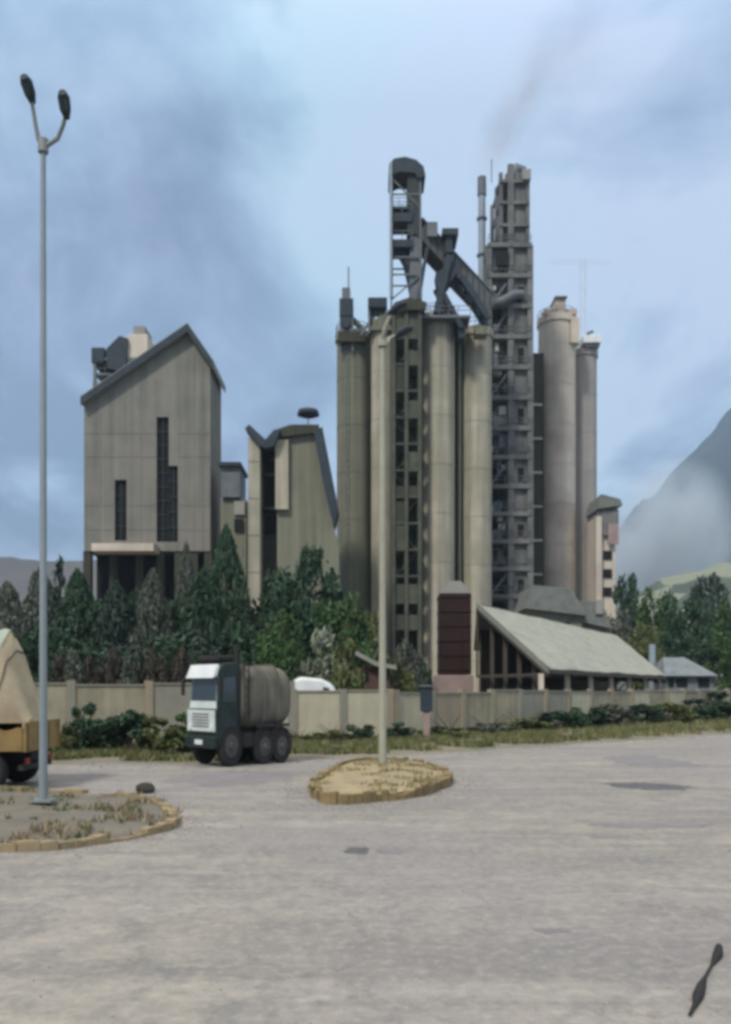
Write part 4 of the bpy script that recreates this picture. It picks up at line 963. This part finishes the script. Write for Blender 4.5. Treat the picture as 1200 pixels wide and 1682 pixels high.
for (i0, j0, di, dj, n) in ((0, 0, 1, 0, nx), (0, ny, 1, 0, nx), (0, 0, 0, 1, ny), (nx, 0, 0, 1, ny)):
    tp = [vs[(i0 + di * k) * (ny + 1) + j0 + dj * k] for k in range(n + 1)]; bt = [(p[0], p[1], 1.55 + .05 * math.sin(k * 1.7)) for k, p in enumerate(tp)]
    mb.add(tp + bt, [(k, k + 1, n + 2 + k, n + 1 + k) for k in range(n)])
mb.build('tarpaulin', TARP, tl)
mb = MB(); mb.add([(xx, yy, zz_ + .03) for xx, yy, zz_ in [vs[i * (ny + 1) + j] for i in range(5, 15) for j in range(2, 13)]], [(i * 11 + j, i * 11 + j + 1, (i + 1) * 11 + j + 1, (i + 1) * 11 + j) for i in range(9) for j in range(10)], True); mb.build('patch_sheet', TARPG, tl)
for i in (4, 8, 13, 19, 25):
    mb = MB(); mb.tube([(vs[i * (ny + 1) + j][0], vs[i * (ny + 1) + j][1], vs[i * (ny + 1) + j][2] + .02) for j in range(ny + 1)], .022, 6); mb.build('rope', TIMBER, tl)
for s in (-1, 1): MB().box(-4.85, -.06, s * 1.18 - .04, s * 1.18 + .04, 1.0, 1.7).build('side_board', OCHRE, tl)
mb = MB().box(-.05, .03, -1.2, 1.2, .98, 1.72)
for k in range(4): mb.box(.032, .07, -1.1 + k * .72, -1.04 + k * .72, .98, 1.72)
mb.build('tailboard', OCHRE, tl)
MB().box(-4.85, -.06, -1.14, 1.14, .985, 1.06).build('load_floor', TIMBER, tl)
MB().box(-.25, -.12, -1.0, 1.0, .5, .64).build('rear_bumper', CHASSIS, tl)
for s in (-1, 1): MB().box(-.12, -.07, s * .8 - .14, s * .8 + .14, .66, .8).build('rear_light', mat('red_lens', (.25, .02, .02), rough=.3), tl)
MB().prism([(-5.0, .8), (-6.9, .8), (-7.0, 1.7), (-6.75, 2.75), (-5.0, 2.8)], 'y', -Wd, Wd).build('cab', OCHRE, tl, .06)
MB().prism([(-5.5, 1.8), (-6.7, 1.8), (-6.55, 2.5), (-5.5, 2.5)], 'y', -Wd - .02, -Wd - .005).build('side_window', GLASS, tl)

# rubber strip lying on the road, near the viewer
rs = thing('rubber_strip', 'torn black rubber strip lying on the road close by', 'debris', (2.95, 7.6, .004)); O = rs.location
def gp(px, py, zz_=.03): Y = CH * F / (py - HY); return (X(px, Y), Y, zz_)
mb = MB(O)
pts = [gp(1132, 1672), gp(1141, 1655), gp(1146, 1640), gp(1150, 1628), gp(1158, 1608), gp(1168, 1590), gp(1178, 1573), gp(1180, 1560)]
wid = [.012, .02, .045, .04, .012, .012, .045, .035]
mb.tube(pts, [q * 1.05 for q in wid], 8)
mb.build('strip', TYRE, rs)
st_ = thing('stone', 'dark stone lying on the far lane before the lorry', 'stone', (X(240, 21.6), 21.6, 0)); O = st_.location
mb = MB(); vs = []
for j in range(7):
    for k in range(10):
        a, b = 2 * math.pi * k / 10, math.pi * j / 6; p = Vector((math.sin(b) * math.cos(a) * .2, math.sin(b) * math.sin(a) * .16, math.cos(b) * .13)); p *= 1 + .3 * noise.noise(p * 9); p *= 1.25; vs.append(p + Vector((0, 0, .1)))
mb.add(vs, [(j * 10 + k, j * 10 + (k + 1) % 10, (j + 1) * 10 + (k + 1) % 10, (j + 1) * 10 + k) for j in range(6) for k in range(10)]); mb.build('stone_body', CONCD, st_)

# ------------------------------------------------------------------ vegetation
def leaf_mesh(name, pts, size, rr, flat=.0, up=.3):
    vs, fs = [], []
    for p in pts:
        s = size * rr.uniform(.55, 1.3)
        n = Vector((rr.gauss(0, 1), rr.gauss(0, 1), rr.gauss(0, 1) + up)).normalized()
        t = n.orthogonal().normalized(); t = Matrix.Rotation(rr.uniform(0, 6.28), 3, n) @ t; b = n.cross(t)
        i = len(vs); vs += [p - t * s, p + b * s * .42, p + t * s, p - b * s * .42]; fs.append((i, i + 1, i + 2, i + 3))
    me = bpy.data.meshes.new(name); me.from_pydata([tuple(v) for v in vs], [], fs); return me
def broad_pts(rr, n, clumps=26, low=.25):
    """unit-size crown (radius about 1, height 0..2) made of leaf clumps"""
    cs = []
    while len(cs) < clumps:
        p = Vector((rr.uniform(-1, 1), rr.uniform(-1, 1), rr.uniform(-1, 1)))
        if .35 < p.length < 1: cs.append((Vector((p.x * .8, p.y * .8, 1 + p.z * .82)), rr.uniform(.16, .34)))
    out = []
    for _ in range(n):
        c, r = rr.choice(cs); d = Vector((rr.gauss(0, 1), rr.gauss(0, 1), rr.gauss(0, .8)))
        out.append(c + d.normalized() * r * rr.uniform(.55, 1.05))
    return out
def conifer_pts(rr, n, lev=17, width=1.0):
    out = []; br = []
    for k in range(lev):
        h = k / lev
        for q in range(rr.randint(4, 6)):
            a = rr.uniform(0, 6.28); L = (1 - h) ** .8 * rr.uniform(.6, 1.05) * width + .06; br.append((h * 2, a, L))
    wts = [b[2] for b in br]
    for h, a, L in rr.choices(br, wts, k=n):
        t = rr.uniform(.12, 1) ** .7 * L
        out.append(Vector((math.cos(a) * t + rr.gauss(0, .05), math.sin(a) * t + rr.gauss(0, .05), h + .05 - .25 * t + rr.gauss(0, .035))))
    return out
def column_pts(rr, n):
    out = []
    for _ in range(n):
        h = rr.random() ** .9; a = rr.uniform(0, 6.28); w_ = math.sin(math.pi * min(1, h * .86 + .14)) ** .7 * (1 + .35 * noise.noise(Vector((math.cos(a) * 1.5, math.sin(a) * 1.5, h * 9))))
        r = w_ * rr.uniform(.55, 1.0) ** .6; out.append(Vector((math.cos(a) * r, math.sin(a) * r, h * 2)))
    return out
rv = random.Random(21)
BR = [leaf_mesh('crown', broad_pts(rv, 2600), .085, rv) for _ in range(4)]
CO = [leaf_mesh('crown', conifer_pts(rv, 2600), .085, rv, up=1.0) for _ in range(3)]
CL = [leaf_mesh('crown', column_pts(rv, 2600), .10, rv) for _ in range(3)]
BU = [leaf_mesh('crown', [Vector((p.x, p.y, p.z * 1.05 - .15)) for p in broad_pts(rv, 2400, 26)], .12, rv) for _ in range(3)]
def crown_obj(mesh, m, par, name='crown', loc=(0, 0, 0), sc=(1, 1, 1), rz=0):
    key = (mesh.name, m.name)
    if key not in KIDS:
        me = mesh.copy(); me.name = name; me.materials.clear(); me.materials.append(m); KIDS[key] = me
    o = bpy.data.objects.new(name, KIDS[key]); C.objects.link(o); o.location = loc; o.scale = sc; o.rotation_euler = (0, 0, rz)
    if par: o.parent = par
    return o
NAMES = {'broad': ('broadleaf_tree', 'tree'), 'conifer': ('conifer', 'tree'), 'column': ('columnar_tree', 'tree'), 'bush': ('bush', 'bush')}
def tree(kind, px, ytop, Y, wpx, tone, label, group, crown0=.25, bark=BARK, base=0, bh=None):
    """tree whose tip stands at photo row ytop when seen from the road; crown starts at crown0 of its height"""
    if group == G1: ytop += 34
    if group in (G1, G2): wpx *= 1.7; crown0 *= .5
    H = Z(ytop, Y) - base; cx = X(px, Y); r = wpx / F * Y / 2
    nm, cat = NAMES[kind]
    t = thing(nm, label, cat, (cx, Y, base), 0, group)
    ms = {'broad': BR, 'conifer': CO, 'column': CL, 'bush': BU}[kind]; me = rv.choice(ms)
    z0 = H * crown0
    crown_obj(me, LEAF[tone], t, 'crown', (0, 0, z0), (r, r * rv.uniform(.85, 1.1), (H - z0) / 2), rv.uniform(0, 6.28))
    tr = max(.06, H * .016); ln = rv.uniform(-.3, .3)
    mb = MB()
    mid = H * (.6 if kind != 'bush' else .4)
    mb.tube([(0, 0, -.1), (0, 0, .15 * H), (ln * .5, 0, mid * .6), (ln, .1, mid + (.3 * H if kind in ('conifer', 'column') else 0))], [tr * 1.5, tr, tr * .8, tr * .35], 8)
    nb = 6 if kind != 'bush' else 5
    for k in range(nb):
        a = k * 2.4 + rv.random(); h = z0 * .9 + (mid - z0 * .9) * k / nb
        if kind == 'bush': h = .05 + .05 * k
        L = r * (.75 if kind in ('broad', 'bush') else .5); up = L * (.8 if kind in ('broad', 'bush') else .1)
        mb.tube([(ln * .5 * h / max(mid, .1), 0, h), (math.cos(a) * L * .5, math.sin(a) * L * .5, h + up * .6), (math.cos(a) * L, math.sin(a) * L, h + up)], [tr * .5, tr * .35, tr * .12], 6)
    mb.build('trunk', bark, t)
    return t

G1, G2, G3, G4, G5 = 'trees screening the gable block', 'trees between the mill building and the silos', 'trees beyond the open shed', 'bushes along the boundary wall', 'shrubs behind the boundary wall'
T = tree
# screen of tall trees below the gable block
T('column', 12, 925, 62, 46, 'grey', 'greyish tall slim tree over the tarpaulin load', G1, .3)
T('broad', 38, 935, 70, 52, 'grey', 'greyish round-headed tree at the hazy end of the tree screen', G1, .35, PALEBARK)
T('column', 66, 905, 66, 50, 'grey', 'grey-green slim tree directly behind the tarpaulin lorry lamp post', G1, .2)
T('conifer', 98, 882, 60, 40, 'blue', 'pointed bluish conifer standing tallest between lamp post and gable block', G1, .2)
T('column', 128, 905, 58, 46, 'dark', 'dark slim tree at the outer corner of the gable block', G1, .25)
T('broad', 30, 990, 52, 70, 'dark', 'low dark round tree just above the tarpaulin load', G1, .2)
T('broad', 78, 970, 52, 64, 'dark', 'dark round tree with a bare reddish trunk next to the lamp post', G1, .3)
T('broad', 158, 930, 58, 54, 'dark', 'dark bushy tree under the canopy end of the gable block', G1, .25)
T('column', 190, 925, 56, 46, 'blue', 'bluish slim tree right below the short window slot', G1, .3)
T('column', 222, 940, 58, 44, 'dark', 'dark slim tree below the pale canopy middle', G1, .28)
T('column', 250, 905, 55, 40, 'grey', 'grey-green slim tree below the long window slot', G1, .3, PALEBARK)
T('broad', 278, 925, 57, 44, 'dark', 'dark bushy tree one step from the long window slot towards the lorry', G1, .3)
T('column', 306, 862, 60, 26, 'grey', 'tall thin grey-green tree overlapping the gable block wall', G1, .3, PALEBARK)
T('column', 334, 905, 56, 50, 'dark', 'dark slim tree at the inner corner of the gable block', G1, .25)
T('broad', 128, 1000, 48, 84, 'dark', 'dark low-crowned tree over the wall, nearest to the lamp post', G1, .33)
T('broad', 205, 1005, 47, 86, 'blue', 'bluish low-crowned tree over the wall, midway to the lorry', G1, .33)
T('broad', 275, 990, 48, 84, 'dark', 'dark low-crowned tree over the wall close to the lorry cab', G1, .35)
T('broad', 345, 985, 50, 80, 'blue', 'bluish broad tree standing right over the lorry cab', G1, .25)
for i_, (px_, yt_, tn_, lb_) in enumerate(((92, 1062, 'brown', 'brown leafless-looking shrub over the wall, nearest the lamp post'), (122, 1054, 'grey', 'greyish shrub over the wall between two brown ones near the lamp post'), (150, 1064, 'brown', 'brown shrub over the wall below the canopy end'), (182, 1052, 'brown', 'tall brown shrub over the wall below the short window slot'), (214, 1060, 'grey', 'greyish shrub over the wall, midway to the lorry'), (244, 1055, 'brown', 'brown shrub over the wall below the long window slot'), (276, 1062, 'brown', 'low brown shrub over the wall close to the lorry'), (302, 1052, 'brown', 'brown shrub over the wall directly beside the lorry cab'))):
    T('bush', px_, yt_, 44.5, 52, tn_, lb_, G5, .05)
# middle
T('column', 372, 868, 62, 40, 'dark', 'dark slim tree before the small bluish plant house', G2, .2)
T('conifer', 395, 930, 56, 54, 'dark', 'dark conifer beside the foot of the pale stair shaft', G2, .2)
T('broad', 462, 905, 64, 90, 'dark', 'large dark tree in front of the mill building wall', G2, .2)
T('broad', 520, 880, 68, 74, 'dark', 'dark upright tree reaching up beside the sloping gallery', G2, .2)
T('broad', 425, 1000, 50, 84, 'dark', 'dark green tree above the lorry tank', G2, .15)
T('broad', 462, 990, 47, 60, 'green', 'fresh green round tree above the lorry tail', G2, .2)
T('broad', 555, 958, 56, 66, 'green', 'yellow-green tree against the foot of the dull grey silo', G2, .2)
T('broad', 590, 985, 60, 60, 'olive', 'olive tree leaning behind the lamp post of the yellow island', G2, .2)
T('bush', 520, 1015, 51, 100, 'pale', 'pale silvery shrub above the van roof', G5, .05)
T('bush', 565, 1040, 48, 80, 'olive', 'olive shrub next to the little hut roof', G5, .05)
T('bush', 470, 1060, 52, 60, 'dark', 'dark shrub between the lorry tail and the van roof', G5, .05)
T('bush', 560, 1078, 50, 60, 'grey', 'grey-green shrub peeping over the wall beyond the van', G5, .05)
T('bush', 668, 1040, 70, 60, 'grey', 'grey-green shrub at the foot of the dark stair tower', G5, .05)
T('bush', 650, 1075, 62, 60, 'olive', 'olive shrub beside the lamp post, low behind the wall', G5, .05)
T('bush', 700, 1085, 66, 40, 'dark', 'dark shrub hugging the rusty hopper plinth', G5, .05)
# right
T('broad', 1010, 985, 108, 90, 'grey', 'greyish tree at the foot of the stepped plant house', G3, .15)
T('broad', 1035, 930, 120, 80, 'dark', 'dark tree beyond the upper end of the shed roof', G3, .15)
T('broad', 1078, 945, 112, 84, 'green', 'mid green tree behind the lower shed roof', G3, .15)
T('broad', 1120, 960, 105, 80, 'dark', 'dark tree right above the bluish house roof', G3, .15)
T('broad', 1168, 930, 110, 84, 'blue', 'bluish tall tree past the bluish house, with the hill behind', G3, .15)
T('broad', 1205, 965, 102, 90, 'green', 'mid green tree cut by the picture edge', G3, .15)
T('broad', 1058, 1005, 96, 70, 'olive', 'olive low tree touching the lower shed roof edge', G3, .1)
T('broad', 1140, 1015, 95, 90, 'dark', 'dark low tree directly behind the bluish house', G3, .1)
T('broad', 1192, 1030, 92, 80, 'green', 'green low tree beside the bluish house wall', G3, .1)
# bushes in front of the wall
def wy(px, s=0):      # a spot in front of the wall
    k = (px - 600) / F
    if px < 640:
        Y = (-12 - 38.8 * 2.4) / (k - 2.4); return Y - 1.0 - s
    return 43.1 / (1 - k) - 1.1 - s
for px_, yt, w_, tn, lab in (
    (-8, 1185, 60, 'olive', 'olive bush by the wall beneath the tarpaulin load'),
    (98, 1195, 50, 'olive', 'olive bush at the wall, first past the lamp post'),
    (135, 1160, 56, 'dark', 'dark leafy bush at the wall with an upright top'),
    (172, 1200, 46, 'olive', 'small olive bush squeezed between two dark bushes'),
    (212, 1172, 66, 'dark', 'broad dark bush against the tan wall, halfway to the lorry'),
    (262, 1182, 58, 'olive', 'olive bush at the wall next to the broad dark bush'),
    (300, 1178, 52, 'green', 'green bush beside the lorry cab'),
    (490, 1212, 40, 'olive', 'low olive bush at the wall behind the lorry tail'),
    (548, 1205, 50, 'olive', 'low olive bush at the wall below the van roof'),
    (592, 1195, 40, 'dark', 'dark bush hiding the wall foot just before the lamp post'),
    (650, 1192, 40, 'dark', 'dark bush at the wall foot just past the lamp post'),
    (735, 1200, 70, 'olive', 'low olive bush at the wall below the rusty hopper'),
    (800, 1192, 60, 'grey', 'grey-green low bush at the wall before the shed gable'),
    (858, 1185, 60, 'olive', 'olive bush at the wall under the lower shed eave'),
    (915, 1172, 62, 'dark', 'dark bush at the wall before the first shed post'),
    (962, 1166, 56, 'dark', 'dark bush at the wall under the middle of the shed eave'),
    (1008, 1160, 60, 'grey', 'grey-green bush at the wall before the lower shed end'),
    (1052, 1160, 56, 'dark', 'dark bush at the wall near the end of the shed'),
    (1098, 1158, 58, 'olive', 'olive bush at the wall before the bluish house'),
    (1140, 1152, 60, 'dark', 'dark green bush at the wall past the bluish house'),
    (1185, 1140, 64, 'dark', 'tall dark green bush at the wall by the picture edge')):
    near = px_ < 320
    T('bush', px_, yt - (12 if near else 8), (33.5 + (px_ % 7) * .25) if near else wy(px_, .9), w_ * (1.6 if near else 1.6), tn, lab, G4, .02)

# grasses (uncountable)
def grass(name, pts, tone, h, label, rr, spread=.05):
    vs, fs = [], []
    for (gx, gy, gz) in pts:
        for _ in range(5):
            a = rr.uniform(0, 6.28); hh = h * rr.uniform(.4, 1.3); bx, by = gx + rr.gauss(0, spread), gy + rr.gauss(0, spread); w_ = .02 + h * .03
            tx, ty_ = bx + rr.gauss(0, hh * .35), by + rr.gauss(0, hh * .35); i = len(vs)
            vs += [(bx - w_ * math.cos(a), by - w_ * math.sin(a), gz), (bx + w_ * math.cos(a), by + w_ * math.sin(a), gz), (tx, ty_, gz + hh)]; fs.append((i, i + 1, i + 2))
    me = bpy.data.meshes.new(name); me.from_pydata(vs, [], fs); me.materials.append(LEAF[tone]); o = bpy.data.objects.new(name, me); C.objects.link(o)
    return tag(o, label, 'grass', kind='stuff')
rg_ = random.Random(5)
def inside(p, poly):
    c = False; n = len(poly)
    for i in range(n):
        a, b = poly[i], poly[i - 1]
        if (a[1] > p[1]) != (b[1] > p[1]) and p[0] < (b[0] - a[0]) * (p[1] - a[1]) / (b[1] - a[1]) + a[0]: c = not c
    return c
def scat(poly, n, x0, x1, y0, y1, zf, cond=lambda x, y: True):
    out = []
    while len(out) < n:
        p = (rg_.uniform(x0, x1), rg_.uniform(y0, y1))
        if inside(p, poly) and cond(*p): out.append((*p, zf))
    return out
grass('dry_grass', scat(ISC, 420, -1.4, 2.6, 19.9, 29.5, .18, lambda x, y: noise.noise(Vector((x * .9, y * .9, 0))) > .05), 'dry', .10, 'dry yellow grass tufts on the traffic island under the lamp post', rg_)
grass('dry_weeds', scat(ISL, 170, -7.5, -3.5, 13.8, 21, .08, lambda x, y: x > -5.9 and noise.noise(Vector((x, y, 7))) > -.02), 'rusty', .13, 'rusty brown dry weeds at the tip of the roadside island', rg_)
grass('island_grass', scat(ISL, 450, -18, -4.5, 13.8, 22, .08, lambda x, y: noise.noise(Vector((x * .8, y * .8, 9))) > .05), 'olive', .12, 'thin greenish grass on the grey roadside island', rg_)
vp_ = []
while len(vp_) < 9000:
    k = rg_.uniform(-.5, .5); px_ = 600 + k * F
    Yw = wy(px_); s_ = rg_.random() ** .7
    # road edge in this direction
    lo_, hi_ = 26, 75
    if px_ < 565: ye = 30.2 + (1.5 if px_ > 450 else 0) * 1
    else: ye = (33.1 + 0.0) / max(.2, (1 - .82 * k)) 
    Yp = Yw + .6 - s_ * (Yw - ye)
    if noise.noise(Vector((k * Yp * .5, Yp * .5, 1))) > -.2 + .5 * (s_ - .4): vp_.append((k * Yp, Yp, 0))
grass('verge_grass', vp_[:6000], 'olive', .3, 'rough olive grass on the verge between road and boundary wall', rg_, .1)
grass('verge_weeds', vp_[6000:], 'dry', .26, 'dry straw-coloured weeds on the verge before the boundary wall', rg_, .1)

# loose gravel along the road edge and round the islands
gv, gf = [], []
def stone(px_, py_, r_):
    i = len(gv); gv.extend([(px_ - r_, py_, .004), (px_ + r_ * .8, py_ - r_ * .5, .004), (px_ + r_ * .5, py_ + r_, .004), (px_, py_, .004 + r_ * 1.1)]); gf.extend([(i, i + 1, i + 3), (i + 1, i + 2, i + 3), (i + 2, i, i + 3)])
for _ in range(2600):
    k = rg_.random()
    if k < .4:
        p = rg_.choice(ISC); stone(p[0] + rg_.gauss(0, .5), p[1] + rg_.gauss(0, .6), rg_.uniform(.01, .035))
    elif k < .7:
        p = rg_.choice(ISL); stone(p[0] + rg_.gauss(0, .45), p[1] + rg_.gauss(0, .45), rg_.uniform(.01, .03))
    elif k < .9:
        p = rg_.choice(jit[20:]); stone(p[0] + rg_.gauss(0, .4), p[1] - abs(rg_.gauss(0, .9)), rg_.uniform(.015, .05))
    else:
        Yg = rg_.uniform(6, 20); stone(rg_.uniform(-.42, .42) * Yg, Yg, rg_.uniform(.006, .018))
me = bpy.data.meshes.new('gravel'); me.from_pydata(gv, [], gf); me.materials.append(mat('loose_gravel', (.26, .24, .21), (.12, .115, .105), scale=20)); o = bpy.data.objects.new('gravel', me); C.objects.link(o); tag(o, 'loose gravel scattered on the road beside the kerbs', 'gravel', kind='stuff')

# ------------------------------------------------------------------ smoke, mist, haze
def volmat(name, color, dens, noisy=None, absorb=None):
    m = bpy.data.materials.new(name); m.use_nodes = True; t = m.node_tree; t.nodes.clear(); g = NT(t)
    p = g.n('ShaderNodeVolumePrincipled'); p.inputs['Color'].default_value = (*color, 1); p.inputs['Density'].default_value = dens; p.inputs['Anisotropy'].default_value = .2
    if noisy:
        tc = g.n('ShaderNodeTexCoord'); n = g.n('ShaderNodeTexNoise', inp={'Scale': noisy, 'Detail': 4, 'Roughness': .6}); g.l(tc.outputs['Object'], n.inputs['Vector'])
        # fades out towards the hull of a unit-sphere shaped puff
        ln = g.n('ShaderNodeVectorMath', operation='LENGTH'); g.l(tc.outputs['Object'], ln.inputs[0])
        fall = g.ramp(ln.outputs['Value'], [(.0, 1.0), (.5, .45), (.95, 0.0)])
        d = g.math('MULTIPLY', g.math('MULTIPLY', g.ramp(n.outputs[0], [(.36, 0.0), (.62, 1.0)]), fall), dens); g.l(d, p.inputs['Density'])
    o = g.n('ShaderNodeOutputMaterial'); g.l(p.outputs[0], o.inputs['Volume']); return m
def puff(name, label, cat, loc, sc, rot, m):
    mb = MB(); vs = []
    for j in range(13):
        for k in range(20):
            a, b = 2 * math.pi * k / 20, math.pi * j / 12; vs.append((math.sin(b) * math.cos(a), math.sin(b) * math.sin(a), math.cos(b)))
    mb.add(vs, [(j * 20 + k, j * 20 + (k + 1) % 20, (j + 1) * 20 + (k + 1) % 20, (j + 1) * 20 + k) for j in range(12) for k in range(20)], True)
    o = mb.build(name, m); o.location = loc; o.scale = sc; o.rotation_euler = rot; return tag(o, label, cat, kind='stuff')
puff('smoke', 'thin brownish smoke drifting up from the top of the preheater tower', 'smoke', (X(845, 124), 124, Z(180, 124)), (3.6, 3.5, 13.5), (0, R(30), 0), volmat('smoke_volume', (.50, .41, .40), .12, 1.6))
puff('smoke', 'wisp of brownish smoke hanging over the preheater tower top', 'smoke', (X(822, 124), 124, Z(240, 124)), (2.4, 2.4, 5.5), (0, R(18), 0), bpy.data.materials['smoke_volume'])
puff('smoke', 'broad faint top of the smoke plume spreading towards the upper picture edge', 'smoke', (X(925, 128), 128, Z(85, 128)), (8, 4, 12), (0, R(38), 0), volmat('thin_smoke_volume', (.55, .46, .47), .06, 1.4))
puff('mist_bank', 'pale mist bank hiding the lower slope of the mountain', 'mist', (X(1085, 2000), 2000, Z(915, 2000)), (175, 150, 260), (0, R(16), 0), volmat('mist_volume', (.9, .96, 1), .05, 1.1))
hz = MB(); hz.box(-1700, 2300, -60, 3350, -25, 1130)
tag(hz.build('haze', volmat('haze_air', (.62, .80, 1.0), 1.7e-4)), kind='stuff')
